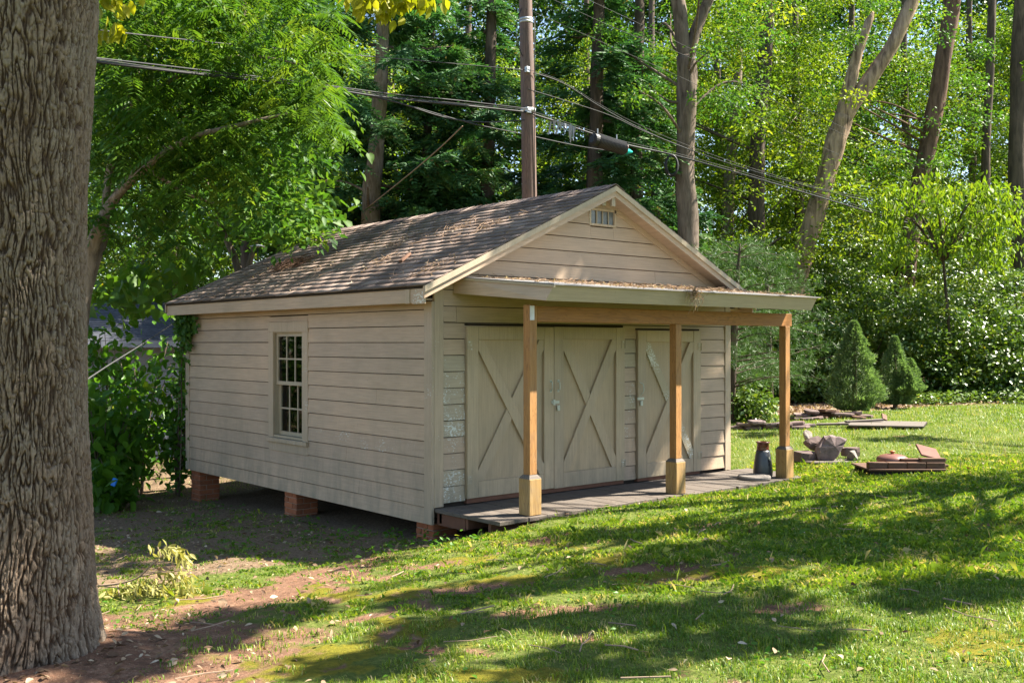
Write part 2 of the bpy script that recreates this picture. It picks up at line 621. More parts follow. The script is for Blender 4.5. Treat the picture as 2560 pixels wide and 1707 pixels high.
M['vine'] = leaf_mat('glossy_vine_leaf', [(0, (0.05, 0.11, 0.014)), (0.6, (0.10, 0.175, 0.02)), (0.97, (0.17, 0.23, 0.025)), (1, (0.33, 0.28, 0.02))], 0.32, 0.42, 0.85)
M['shrub'] = leaf_mat('shade_shrub_leaf', [(0, (0.045, 0.13, 0.012)), (0.8, (0.09, 0.21, 0.016)), (1, (0.24, 0.28, 0.02))], 0.45, 0.4)
M['oakleaf'] = leaf_mat('young_oak_leaf', [(0, (0.20, 0.24, 0.01)), (1, (0.34, 0.33, 0.02))], 0.5)
M['grass'] = leaf_mat('grass_blade', [(0, (0.06, 0.135, 0.010)), (0.5, (0.15, 0.232, 0.018)), (0.82, (0.28, 0.325, 0.032)), (1, (0.42, 0.34, 0.16))], 0.4, 0.45, 0.35)
M['deadleaf'] = leaf_mat('dry_leaf', [(0, (0.08, 0.045, 0.026)), (0.45, (0.20, 0.13, 0.08)), (0.8, (0.34, 0.25, 0.16)), (1, (0.48, 0.40, 0.30))], 0.2, 0.7, 0.2)
M['wilted'] = leaf_mat('wilted_leaf', [(0, (0.16, 0.16, 0.035)), (0.6, (0.30, 0.29, 0.08)), (1, (0.42, 0.38, 0.16))], 0.4, 0.6, 0.25)


def shingle_mat():
    m = N('brown_asphalt_shingle')
    t = m.attr('tint')
    c = m.ramp(t, [(0, (0.105, 0.075, 0.062)), (0.5, (0.165, 0.12, 0.10)), (1, (0.235, 0.178, 0.15))])
    n = m.noise(m.pos(), 160, 2, 0.7)
    c = m.mix(1.0, c, m.ramp(n, [(0.3, (0.7, 0.7, 0.7)), (0.7, (1.3, 1.28, 1.25))]), 'MULTIPLY')
    b = m.noise(m.pos(), 0.8, 4, 0.6)
    c = m.mix(m.ramp(b, [(0.45, 0.0), (0.7, 0.4)]), c, (0.20, 0.165, 0.14))
    m.bump(n, 0.5, 0.004)
    return m.set(c, 0.85, 0.3)


M['shingle'] = shingle_mat()


def rolled_mat():
    m = N('grey_rolled_roofing')
    n = m.noise(m.pos(), 120, 3, 0.7)
    b = m.noise(m.pos(), 1.5, 4, 0.6)
    c = m.ramp(n, [(0.3, (0.10, 0.10, 0.105)), (0.7, (0.24, 0.235, 0.235))])
    c = m.mix(m.ramp(b, [(0.4, 0.0), (0.65, 0.5)]), c, (0.24, 0.19, 0.15))
    m.bump(n, 0.5, 0.004)
    return m.set(c, 0.85, 0.3)


M['rolled'] = rolled_mat()


def glass_mat():
    m = N('old_window_glass')
    g = m.new('ShaderNodeBsdfGlossy')
    g.inputs['Roughness'].default_value = 0.03
    n = m.noise(m.pos((1, 1, 1)), 3.0, 1, 0.5)
    b = m.new('ShaderNodeBump')
    b.inputs['Strength'].default_value = 0.12
    b.inputs['Distance'].default_value = 0.01
    m.link(n, b.inputs['Height'])
    m.link(b.outputs[0], g.inputs['Normal'])
    t = m.new('ShaderNodeBsdfTransparent')
    t.inputs[0].default_value = (0.42, 0.45, 0.43, 1)
    fr = m.new('ShaderNodeFresnel')
    fr.inputs[0].default_value = 1.5
    mx = m.new('ShaderNodeMixShader')
    m.link(fr.outputs[0], mx.inputs[0])
    m.link(t.outputs[0], mx.inputs[1])
    m.link(g.outputs[0], mx.inputs[2])
    m.link(mx.outputs[0], m.out.inputs[0])
    return m.m


M['glass'] = glass_mat()
M['vent_pane'] = plain_mat('clouded_pane', (0.12, 0.125, 0.125), 0.25, 0.6, var=0.35, scale=5)


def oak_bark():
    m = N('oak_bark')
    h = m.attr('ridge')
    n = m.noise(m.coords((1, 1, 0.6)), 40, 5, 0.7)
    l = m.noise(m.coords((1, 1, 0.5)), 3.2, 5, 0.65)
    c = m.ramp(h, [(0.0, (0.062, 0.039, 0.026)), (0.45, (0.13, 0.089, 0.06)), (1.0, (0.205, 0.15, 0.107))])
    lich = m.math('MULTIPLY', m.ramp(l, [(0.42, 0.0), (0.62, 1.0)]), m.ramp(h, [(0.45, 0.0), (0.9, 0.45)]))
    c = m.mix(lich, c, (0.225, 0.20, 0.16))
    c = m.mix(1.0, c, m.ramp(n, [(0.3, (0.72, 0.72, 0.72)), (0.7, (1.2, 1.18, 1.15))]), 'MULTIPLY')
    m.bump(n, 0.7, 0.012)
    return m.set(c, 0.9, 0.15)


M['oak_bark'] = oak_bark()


# ------------------------------------------------------------------ what grows where on the ground
def in_shed(x, y):
    return (x > -0.05) & (x < 4.9) & (y > -1.12) & (y < 6.1)


TRUNK_XY = at(48, 1500, 5.85)[:2]
MOSS = [(*on_ground(a, b)[:2], c, d) for a, b, c, d in ((1700, 1318, .35, .2), (1150, 1335, .5, .22), (960, 1362, .45, .2), (820, 1500, .45, .16), (1180, 1552, .4, .12), (1060, 1290, .35, .2), (1400, 1285, .3, .15), (700, 1545, .4, .12))]
# worn spots on the lawn: place and half sizes along and across the view
BARE = [(*on_ground(a, b)[:2], c, d) for a, b, c, d in ((1480, 1302, .55, .22), (1285, 1400, .55, .16), (1350, 1462, .22, .12), (1790, 1395, .3, .14), (2290, 1207, .35, .3), (1060, 1352, .5, .2),
                                                         (1660, 1205, .35, .2), (1540, 1330, .3, .14), (820, 1330, .6, .18), (980, 1300, .4, .2), (1235, 1240, .3, .2), (1640, 1140, .25, .15), (660, 1445, .35, .15))]


def masks(x, y):
    n1 = noise2(x, y, 0.55, 1.3, 3)
    n2 = noise2(x, y, 1.7, 5.2, 3)
    n3 = noise2(x, y, 0.9, 9.7, 3)
    d = np.hypot(x - TRUNK_XY[0], y - TRUNK_XY[1])
    n4 = noise2(x, y, 4.5, 14.1, 3)
    clay = sstep(2.2, 0.8, d + 0.7 * n2 + 0.3 * n1 + .5 * n4) * .85
    # worn path from the trunk past the near corner
    ax, ay, bx, by = -4.2, -2.2, -1.2, -0.7
    t = np.clip(((x - ax) * (bx - ax) + (y - ay) * (by - ay)) / ((bx - ax) ** 2 + (by - ay) ** 2), 0, 1)
    dp = np.hypot(x - ax - t * (bx - ax), y - ay - t * (by - ay))
    clay = np.maximum(clay, sstep(0.62, 0.15, dp + 0.45 * n2 + .35 * n4) * .8)
    bare = sstep(0.2, 0.6, n2 * 0.75 + n1 * 0.3 + .4 * n4 - sstep(-3.5, 5.0, x) * 0.30 + 0.04)
    clay = np.maximum(clay, 0.8 * bare)
    for px, py, rx, ry in BARE:
        u, v = (x - px) * RT[0] + (y - py) * RT[1], (x - px) * FW[0] + (y - py) * FW[1]
        clay = np.maximum(clay, .78 * sstep(1.35, .35, np.hypot(u / rx, v / ry) + .55 * n4 + .35 * n2))
    edge = y - (4.25 - 0.245 * (x - 11)) + 0.35 * n1          # lawn ends behind the piles
    mulch = sstep(-0.2, 0.5, edge) * sstep(5.0, 7.0, x)
    shade_soil = sstep(-0.7, 0.0, y + 0.25 * n2 + (x + 1.0) * 0.18 - 0.15) * sstep(0.6, -0.2, x - 0.1) 
    shade_soil = np.maximum(shade_soil, in_shed(x, y) * 1.0)
    behind = sstep(5.0, 6.5, y) * sstep(7.5, 5.0, x)
    shade_soil = np.maximum(shade_soil, behind)
    moss = sstep(0.22, 0.75, n3 + .35 * n2 + .3 * n4) * sstep(1.2, -1.0, x) * (1 - shade_soil) * .8
    for px, py, rx, ry in MOSS:
        u, v = (x - px) * RT[0] + (y - py) * RT[1], (x - px) * FW[0] + (y - py) * FW[1]
        moss = np.maximum(moss, .95 * sstep(1.4, .4, np.hypot(u / rx, v / ry) + .6 * n4 + .3 * n2))
    lawn = np.clip(1 - np.maximum(np.maximum(clay * 1.05, mulch * 1.3), shade_soil * 0.93), 0, 1)
    return clay, moss, mulch, shade_soil, lawn


def build_ground():
    def axis(lo, hi, a, b, st):
        core = np.arange(a, b, st)
        left = a - np.cumsum(st * 1.35 ** np.arange(1, 28))
        right = b - st + np.cumsum(st * 1.35 ** np.arange(1, 28))
        return np.concatenate([left[left > lo][::-1], [], core, right[right < hi]])
    xs = axis(-260, 260, -7, 12, 0.09)
    ys = axis(-260, 260, -8.5, 6.5, 0.09)
    xs = np.concatenate([[-260], xs, [260]])
    ys = np.concatenate([[-260], ys, [260]])
    X, Y = np.meshgrid(xs, ys)
    x, y = X.ravel(), Y.ravel()
    z = gz(x, y)
    clay, moss, mulch, soil, lawn = masks(x, y)
    z = z - 0.03 * clay * (1 - soil) * sstep(0.5, 1.2, np.hypot(x - TRUNK_XY[0], y - TRUNK_XY[1])) + 0.012 * moss
    dt = np.hypot(x - TRUNK_XY[0], y - TRUNK_XY[1])
    z = z + 0.07 * sstep(1.1, 0.4, dt)
    nx, ny = len(xs), len(ys)
    i = np.arange(nx * ny).reshape(ny, nx)
    F = np.stack([i[:-1, :-1].ravel(), i[:-1, 1:].ravel(), i[1:, 1:].ravel(), i[1:, :-1].ravel()], 1)
    m = N('lawn_soil_clay_and_moss')
    p = m.pos()
    fine = m.noise(p, 22, 6, 0.75)
    mid = m.noise(p, 4.5, 5, 0.65)
    thatch = m.ramp(fine, [(0.3, (0.045, 0.065, 0.012)), (0.55, (0.10, 0.125, 0.025)), (0.75, (0.22, 0.19, 0.08))])
    clayc = m.ramp(mid, [(0.3, (0.12, 0.062, 0.040)), (0.55, (0.21, 0.112, 0.070)), (0.75, (0.31, 0.20, 0.135))])
    clayc = m.mix(m.ramp(fine, [(0.42, 0.0), (0.62, 0.85)]), clayc, (0.105, 0.062, 0.04))
    clayc = m.mix(m.ramp(m.noise(p, 60, 3, .7), [(0.58, 0.0), (0.68, 0.7)]), clayc, (0.36, 0.25, 0.17))
    mossc = m.ramp(fine, [(0.3, (0.075, 0.075, 0.010)), (0.7, (0.19, 0.165, 0.016))])
    mulchc = m.ramp(fine, [(0.3, (0.085, 0.05, 0.035)), (0.5, (0.20, 0.13, 0.09)), (0.7, (0.40, 0.30, 0.23))])
    soilc = m.ramp(m.noise(p, 34, 6, .8), [(0.3, (0.065, 0.043, 0.028)), (0.5, (0.155, 0.105, 0.066)), (0.62, (0.26, 0.19, 0.125)), (0.75, (0.36, 0.28, 0.20))])
    c = thatch
    for a, b in (('moss', mossc), ('clay', clayc), ('mulch', mulchc), ('soil', soilc)):
        k = m.math('ADD', m.attr(a), m.math('MULTIPLY', m.math('SUBTRACT', fine, 0.5), 0.9))
        k = m.math('ADD', k, m.math('MULTIPLY', m.math('SUBTRACT', mid, 0.5), 0.7))
        c = m.mix(m.ramp(k, [(0.36, 0.0), (0.62, 1.0)]), c, b)
    m.bump(fine, 0.9, 0.025)
    mat = m.set(c, 0.95, 0.1)
    o = np_mesh('ground', np.stack([x, y, z], 1), F, mat, None, True, dict(clay=clay, moss=moss, mulch=mulch, soil=soil))
    tag(o, 'sloping ground of lawn thatch, red clay and leaf mould', 'ground', kind='structure')


build_ground()


def cam_xy(x, y):
    dx, dy = x - CAM[0], y - CAM[1]
    return dx * FW[0] + dy * FW[1], dx * RT[0] + dy * RT[1]


def build_grass():
    Vs, Fs, Ts = [], [], []
    n0 = 0
    for d0, d1, dens, seg in ((3.6, 6.5, 8500, 2), (6.5, 9.5, 5000, 1), (9.5, 14, 2400, 1), (14, 27, 950, 0)):
        w1 = d1 * 0.56
        n = int((d1 - d0) * 2 * w1 * dens)
        dep = rng.uniform(d0, d1, n)
        lat = rng.uniform(-w1, w1, n)
        ok = np.abs(lat) < dep * 0.53 + 0.4
        # thinner cover beyond the edges of the view
        n2_ = int((d1 - d0) * 2.4 * d1 * dens * .16)
        de2 = rng.uniform(d0, d1, n2_)
        la2 = rng.uniform(-1.2 * d1, 1.2 * d1, n2_)
        ok2 = (np.abs(la2) >= de2 * 0.53 + 0.4) & (np.abs(la2) < de2 * 1.2)
        wide = np.concatenate([np.zeros(ok.sum(), bool), np.ones(ok2.sum(), bool)])
        dep, lat = np.concatenate([dep[ok], de2[ok2]]), np.concatenate([lat[ok], la2[ok2]])
        x = CAM[0] + FW[0] * dep + RT[0] * lat
        y = CAM[1] + FW[1] * dep + RT[1] * lat
        clay, moss, mulch, soil, lawn = masks(x, y)
        tuft = noise2(x, y, 5.0, 2.2, 2)
        vig = noise2(x, y, 0.7, 6.6, 2)
        right = sstep(-3.2, 3.0, x * 0.8 - y * 0.55 - 1.0)
        pr = np.clip(lawn * (0.27 + 0.72 * right + 0.65 * tuft) - 0.3 * moss - .45 * sstep(.35, .7, noise2(x, y, 2.4, 12.4, 2)) + 0.16 * (tuft > 0.15) * (1 - mulch) + .55 * soil * sstep(-.05, .3, tuft + .6 * vig), 0.0, 1)
        ok = (rng.random(len(x)) < pr) & ~in_shed(x, y) & (np.hypot(x - TRUNK_XY[0], y - TRUNK_XY[1]) > 0.5)
        # keep the lawn objects clear
        x, y, dep, vig, right, tuft, soil, wide = x[ok], y[ok], dep[ok], vig[ok], right[ok], tuft[ok], soil[ok], wide[ok]
        n = len(x)
        if n == 0:
            continue
        z = gz(x, y) - 0.008
        L = rng.uniform(0.016, 0.046, n) * (0.75 + 0.45 * right + 0.55 * np.clip(tuft, -0.5, 1) + 0.3 * vig)
        L *= (1 + 1.1 * (rng.random(n) > 0.985)) * (1 + .35 * (dep > 14))
        w = (0.0011 + 0.00024 * dep * rng.uniform(0.7, 1.3, n)) * (1 + 1.6 * wide)
        a = rng.uniform(0, 2 * np.pi, n)
        lean = rng.uniform(0.25, 1.0, n)
        dx, dy = np.cos(a), np.sin(a)
        sx, sy = -np.sin(a + rng.normal(0, .4, n)), np.cos(a)
        base = np.stack([x, y, z], 1)
        S = np.stack([sx, sy, 0 * sx], 1) * w[:, None]
        D = np.stack([dx, dy, 0 * dx], 1)
        tip = base + D * (L * lean)[:, None] + UP * (L * np.sqrt(np.clip(1.05 - lean ** 2, 0.05, 1)))[:, None]
        mid = base + D * (L * lean * 0.32)[:, None] + UP * (L * 0.6)[:, None]
        dry = noise2(x, y, 2.4, 12.4, 2)
        t = np.clip(rng.normal(0.42, 0.2, n) + 0.22 * vig + .16 * dry - 0.10 * right + 0.55 * (rng.random(n) > 0.91 - .34 * sstep(.2, .6, dry)) - 0.1 * soil, 0, 1)
        idx = np.arange(n)
        if seg == 2:
            V = np.stack([base - S, base + S, mid + S * .8, mid - S * .8, tip], 1).reshape(-1, 3)
            b = idx * 5 + n0
            Fs += [np.stack([b, b + 1, b + 2], 1), np.stack([b, b + 2, b + 3], 1), np.stack([b + 3, b + 2, b + 4], 1)]
            k = 5
        elif seg == 1:
            V = np.stack([base - S, base + S, mid + S * .9, tip], 1).reshape(-1, 3)
            b = idx * 4 + n0
            Fs += [np.stack([b, b + 1, b + 2], 1), np.stack([b, b + 2, b + 3], 1)]
            k = 4
        else:
            V = np.stack([base - S, base + S, tip], 1).reshape(-1, 3)
            b = idx * 3 + n0
            Fs += [np.stack([b, b + 1, b + 2], 1)]
            k = 3
        Vs.append(V)
        Ts.append(np.repeat(t, k))
        n0 += len(V)
    o = np_mesh('lawn_grass', np.concatenate(Vs), np.concatenate(Fs), M['grass'], None, False, dict(tint=np.concatenate(Ts)))
    tag(o, 'short patchy green lawn grass in front of the shed', 'grass', kind='stuff')


build_grass()


# ------------------------------------------------------------------ the shed
W, L = 4.80, 6.03
EXPO = 0.168
PITCH = 0.461
EAVE_X, EAVE_Z = -0.26, 2.405
RIDGE_X = 2.42
RIDGE_Z = EAVE_Z + PITCH * (RIDGE_X - EAVE_X)
SLOPE = math.atan(PITCH)

shed = empty('storage_shed', (0, 0, 0))
tag(shed, 'weathered beige wooden shed with brown shingle roof and front porch', 'shed')


def board(name, parent, mat, axis, a0, a1, z0, z1, out, plane, a0t=None, a1t=None, thick=0.026, lap=-0.009, r=0.002):
    """one lapped siding board; axis 0 runs along x (faces -y), axis 1 along y (faces -x); out=+1 flips the face"""
    a0t = a0 if a0t is None else a0t
    a1t = a1 if a1t is None else a1t
    j = [random.uniform(-r, r) for _ in range(8)]
    zt = z1 + lap
    # outer bottom, outer top, inner bottom, inner top at both ends
    prof = lambda a, at_, k: [(a, z0 + j[k], -thick - abs(j[k + 1]) * .8), (at_, zt, -0.015 + j[k + 2] * .3), (a, z0 + j[k], 0.006), (at_, zt, 0.006)]
    P = prof(a0, a0t, 0) + prof(a1, a1t, 4)
    V = []
    for a, z, n in P:
        n = plane + out * n
        V.append((a, n, z) if axis == 0 else (n, a, z))
    F = [(0, 4, 5, 1), (2, 3, 7, 6), (0, 2, 6, 4), (1, 5, 7, 3), (0, 1, 3, 2), (4, 6, 7, 5)]
    return MB().add(V, F).build(name, mat, parent)


def core_wall(name, boxes, mat='core'):
    m = MB()
    for b in boxes:
        m.box(*b)
    return m.build(name, M[mat], shed)


WY0, WY1, WZ0, WZ1 = 2.60, 3.40, 0.66, 2.0       # window opening in the left wall
lw = core_wall('left_wall', [(.008, .09, .02, WY0, .06, 2.47), (.008, .09, WY1, L - .02, .06, 2.47), (.008, .09, WY0, WY1, .06, WZ0), (.008, .09, WY0, WY1, WZ1, 2.47)])
fw_ = core_wall('front_wall', [(.02, W - .02, .008, .09, .1, 2.42)])
rw = core_wall('right_wall', [(W - .09, W - .008, .1, L - .1, .1, 2.47)])
bw = core_wall('back_wall', [(.09, W - .09, L - .09, L - .008, .1, 2.5)])
flo = core_wall('floor_deck', [(.1, W - .1, .1, L - .1, .04, .12)], 'core')

TRIM_Y0, TRIM_Y1, TRIM_Z0, TRIM_Z1 = 2.485, 3.485, 0.49, 2.10
k = 0
while True:
    z0, z1 = k * EXPO, (k + 1) * EXPO
    if z0 > 2.24:
        break
    zt = min(z1, 2.27)
    mat = M['paint_peel2'] if k in (4, 9) else M['paint']
    lo, hi = 0.105, L - 0.10
    if zt > TRIM_Z0 + 0.02 and z0 < TRIM_Z1 - 0.02:
        segs = [(lo, TRIM_Y0 + .01), (TRIM_Y1 - .01, hi)]
    elif k % 3 == 1:
        c = [1.35, 4.1, 2.2, 4.9][(k // 3) % 4]
        segs = [(lo, c - .0015), (c + .0015, hi)]
    else:
        segs = [(lo, hi)]
    if k == 3:
        segs = [(lo, 1.62), (1.623, TRIM_Y0 + .01), (TRIM_Y1 - .01, hi)]
    if k == 7:
        segs = [(lo, 1.0), (1.003, TRIM_Y0 + .01), (TRIM_Y1 - .01, hi)]
    for a, b in segs:
        mm = M['paint_peel2'] if (k == 4 and a < 1) else (M['paint'])
        board('siding_board', lw, mm, 1, a, b, z0, zt, 1, 0.0)
    k += 1
board('siding_board', lw, M['paint'], 1, TRIM_Y0 + .012, TRIM_Y1 - .012, TRIM_Z1 + .002, 2.175, 1, 0.0)
# far right and back walls
for k in range(14):
    board('siding_board', rw, M['paint'], 1, .05, L - .05, k * EXPO, min((k + 1) * EXPO, 2.27), -1, W)
    board('siding_board', bw, M['paint'], 0, .05, W - .05, k * EXPO, min((k + 1) * EXPO, 2.27), -1, L)

# front siding: starts at the deck, around the doors
FZ = 0.205
D1, D2, D3, D4, D5 = 0.40, 1.628, 2.775, 3.0, 4.185
for k in range(14):
    z0, z1 = FZ + k * EXPO, FZ + (k + 1) * EXPO
    if z1 < 2.03:
        segs = [(.125, D1), (D3, D4), (D5, W - .09)]
    else:
        segs = [(.125, .29), (.2935, 2.9), (2.9035, W - .09)] if k == 11 else [(.125, W - .09)]
    for i, (a, b) in enumerate(segs):
        mat = M['paint']
        if z1 < 2.03:
            mat = M['paint_peel'] if (i == 0 and k in (0, 1, 4, 5, 6, 7, 8)) or (i == 1 and k in (8, 9, 5)) else M['paint_peel2'] if i < 2 else M['paint']
        board('siding_board', fw_, mat, 0, a, b, z0, z1, 1, 0.0)
# gable siding
gb = core_wall('gable_wall', [])if False else None
gm = MB()
gz_top = RIDGE_Z - 0.10
gm.add([(.0, .008, 2.40), (W, .008, 2.40), (RIDGE_X, .008, gz_top), (.0, .08, 2.40), (W, .08, 2.40), (RIDGE_X, .08, gz_top)],
       [(0, 1, 2), (5, 4, 3), (0, 3, 4, 1), (1, 4, 5, 2), (2, 5, 3, 0)])
gab = gm.build('gable_wall', M['core'], shed)


def slope_x(z, side):
    zz = (gz_top + 0.06 - z) / PITCH
    return RIDGE_X + side * zz


z0 = FZ + 14 * EXPO
k = 0
while z0 < gz_top - 0.06:
    z1 = min(z0 + EXPO * 0.97, gz_top - .03)
    a0, b0 = slope_x(z0, -1), slope_x(z0, 1)
    a1, b1 = slope_x(z1 + .018, -1), slope_x(z1 + .018, 1)
    a0, b0 = max(a0, .0), min(b0, W)
    a1, b1 = max(a1, .0), min(b1, W)
    mat = M['paint']
    if k == 0:
        board('siding_board', gab, mat, 0, a0, 3.35, z0, z1, 1, 0.0, a1, 3.35)
        board('siding_board', gab, mat, 0, 3.3535, b0, z0, z1, 1, 0.0, 3.3535, b1)
    elif z1 > 3.18 and z0 < 3.42:
        for q0, q1 in ((z0, min(z1, 3.19)), (max(z0, 3.404), z1)):
            if q1 - q0 > .012:
                board('siding_board', gab, mat, 0, 2.2415, 2.6185, q0, q1, 1, 0.0)
        board('siding_board', gab, mat, 0, a0, 2.24, z0, z1, 1, 0.0, a1, 2.24)
        board('siding_board', gab, mat, 0, 2.62, b0, z0, z1, 1, 0.0, 2.62, b1)
    else:
        board('siding_board', gab, mat, 0, a0, b0, z0, z1, 1, 0.0, a1, b1)
    z0 = z0 + EXPO * 0.97
    k += 1
# back gable
gm = MB()
gm.add([(.0, L - .08, 2.3), (W, L - .08, 2.3), (RIDGE_X, L - .08, gz_top), (.0, L - .008, 2.3), (W, L - .008, 2.3), (RIDGE_X, L - .008, gz_top)],
       [(0, 1, 2), (5, 4, 3), (0, 3, 4, 1), (1, 4, 5, 2), (2, 5, 3, 0)])
gm.build('rear_gable', M['paint'], shed)

# corner boards
MB().cbox(-.034, .0, -.034, .098, -.0, 2.26, .003).build('corner_board', M['paint_v'], shed)
MB().cbox(.002, .120, -.032, .0, .17, 2.42, .003).build('corner_board', M['paint_v'], shed)
MB().cbox(-.030, .006, L - .095, L + .03, -.0, 2.26, .003).build('corner_board', M['paint_v'], shed)
MB().cbox(W - .085, W + .012, -.034, .0, .17, 2.36, .003).build('corner_board', M['paint_v'], shed)
MB().cbox(W + .0, W + .034, -.03, .09, .12, 2.26, .003).build('corner_board', M['paint_v'], shed)

# ---- window
win = MB()
for b in ((-.030, .004, TRIM_Y0, TRIM_Y0 + .125, .60, TRIM_Z1 - .125), (-.030, .004, TRIM_Y1 - .125, TRIM_Y1, .60, TRIM_Z1 - .125), (-.032, .004, TRIM_Y0 - .005, TRIM_Y1 + .005, TRIM_Z1 - .125, TRIM_Z1)):
    win.cbox(*b, .003)
win = win.build('window', M['paint_v'], shed)
MB().cbox(-.062, .02, TRIM_Y0 - .01, TRIM_Y1 + .01, .600, .652, .005).build('sill', M['paint_v'], win)
MB().cbox(-.028, .004, TRIM_Y0 + .005, TRIM_Y1 - .005, .490, .597, .003).build('apron', M['paint_v'], win)
fm = MB()
for b in ((-.022, .10, WY0 - .005, WY0 + .035, WZ0, WZ1), (-.022, .10, WY1 - .035, WY1 + .005, WZ0, WZ1), (-.018, .10, WY0 + .035, WY1 - .035, WZ1 - .035, WZ1 + .003), (-.018, .10, WY0 + .035, WY1 - .035, WZ0 - .003, WZ0 + .025)):
    fm.box(*b)
fm.build('frame', M['trim_white'], win)


def sash(x, z0, z1, rows, name):
    s = MB()
    y0, y1 = WY0 + .036, WY1 - .036
    st = .045
    s.box(x, x + .032, y0, y0 + st, z0, z1)
    s.box(x, x + .032, y1 - st, y1, z0, z1)
    s.box(x + .001, x + .031, y0 + st, y1 - st, z0, z0 + st)
    s.box(x + .001, x + .031, y0 + st, y1 - st, z1 - st, z1)
    so_ = s.build(name, M['trim_white'], win)
    iw = (y1 - y0 - 2 * st) / 3
    ih = (z1 - z0 - 2 * st) / rows
    mm = MB()
    for c in (1, 2):
        mm.box(x + .004, x + .028, y0 + st + iw * c - .010, y0 + st + iw * c + .010, z0 + st, z1 - st)
    for r_ in range(1, rows):
        mm.box(x + .006, x + .026, y0 + st, y1 - st, z0 + st + ih * r_ - .010, z0 + st + ih * r_ + .010)
    mm.build('muntin', M['trim_white'], so_)
    for c in range(3):
        for r_ in range(rows):
            MB().box(x + .014, x + .017, y0 + st + iw * c + .009, y0 + st + iw * (c + 1) - .009, z0 + st + ih * r_ + .009, z0 + st + ih * (r_ + 1) - .009).build('pane', M['glass'], so_)


sash(.022, 1.315, WZ1 - .036, 2, 'upper_sash')
sash(.060, WZ0 + .026, 1.355, 2, 'lower_sash')

# ---- gable vent window
vm = MB()
vx0, vx1, vz0, vz1 = 2.215, 2.655, 3.195, 3.40
for b in ((vx0, vx0 + .026, -.030, .01, vz0, vz1), (vx1 - .026, vx1, -.030, .01, vz0, vz1), (vx0 + .026, vx1 - .026, -.032, .01, vz0, vz0 + .026), (vx0 + .026, vx1 - .026, -.032, .01, vz1 - .026, vz1)):
    vm.box(*b)
vent = vm.build('gable_window', M['paint_v'], shed)
vw = (vx1 - vx0 - .052) / 4
for c in range(4):
    MB().box(vx0 + .026 + vw * c, vx0 + .026 + vw * (c + 1), -.012, -.006, vz0 + .026, vz1 - .026).build('pane', M['vent_pane'], vent)
    if c:
        MB().box(vx0 + .026 + vw * c - .006, vx0 + .026 + vw * c + .006, -.026, -.013, vz0 + .026, vz1 - .026).build('muntin', M['trim_white'], vent)
lt = MB().lathe([(.0, -.03), (.022, -.03), (.026, .0), (.018, .03), (.0, .03)], 12, (0, 0, 0)).build('lamp_socket', M['whitemetal'], shed, True)
lt.location = (2.42, -.06, 3.465)

# ---- doors
def door(x0, x1, z0, z1, hang, peel=False):
    """panelled plank door with a cross brace"""
    p = MB().box(x0, x1, -.030, -.002, z0, z1).build('door', M['paint_door'], shed)
    sw = .145
    y0, y1 = -.062, -.0305
    MB().cbox(x0, x0 + sw, y0, y1, z0, z1, .003).build('stile', M['paint_door_trim'], p)
    MB().cbox(x1 - sw, x1, y0, y1, z0, z1, .003).build('stile', M['paint_door_trim'], p)
    MB().cbox(x0 + sw + .001, x1 - sw - .001, y0 + .002, y1, z1 - .14, z1 - .001, .003).build('rail', M['paint_door_trim'], p)
    MB().cbox(x0 + sw + .001, x1 - sw - .001, y0 + .002, y1, z0 + .001, z0 + .17, .003).build('rail', M['paint_door_trim'], p)
    ax0, ax1, az0, az1 = x0 + sw + .002, x1 - sw - .002, z0 + .172, z1 - .142
    bw_ = .115

    def brace(up, yy, mat):
        # parallelogram strip clipped to the inner rectangle
        w, h = ax1 - ax0, az1 - az0
        ln = math.hypot(w, h)
        ox, oz = bw_ / 2 * ln / h, bw_ / 2 * ln / w
        P = [(0, 0), (ox, 0), (w, h - oz), (w, h), (w - ox, h), (0, oz)]
        if not up:
            P = [(w - a, b) for a, b in P][::-1]
        V = [(ax0 + a, yy, az0 + b) for a, b in P] + [(ax0 + a, y1, az0 + b) for a, b in P]
        F = [(0, 1, 2, 3, 4, 5), (11, 10, 9, 8, 7, 6)] + [(i, i + 6, (i + 1) % 6 + 6, (i + 1) % 6) for i in range(6)]
        MB().add(V, F).build('brace', mat, p)
    brace(True, y0 + (.006 if hang == 'L' else .001), M['paint_door_trim'])
    brace(False, y0 + (.001 if hang == 'L' else .006), M['paint_brace_peel'] if peel else M['paint_door_trim'])
    hx = x0 if hang == 'L' else x1
    sgn = 1 if hang == 'L' else -1
    for hz in (z0 + .2, z1 - .2):
        hm = MB()
        hm.box(min(hx, hx + sgn * .06), max(hx, hx + sgn * .06), y0 - .004, y0 - .0005, hz - .045, hz + .045)
        hm.tube([(hx, y0 - .006, hz - .045), (hx, y0 - .006, hz + .045)], .007, 8)
        hm.build('hinge', M['paint_peel'], p)
    return p


da = door(D1 + .005, D2 - .003, .225, 2.012, 'L')
db = door(D2 + .003, D3 - .005, .218, 2.018, 'R')
dc = door(D4 + .005, D5 - .005, .212, 1.99, 'R', True)


def pull(x, z, parent, y=-.062):
    m = MB()
    m.tube(spline([(x, y, z - .05), (x, y - .022, z - .045), (x, y - .027, z), (x, y - .022, z + .045), (x, y, z + .05)], 5), .0055, 8)
    m.box(x - .013, x + .013, y - .004, y - .0005, z - .068, z - .040)
    m.box(x - .013, x + .013, y - .004, y - .0005, z + .040, z + .068)
    m.build('handle', M['whitemetal'], parent)


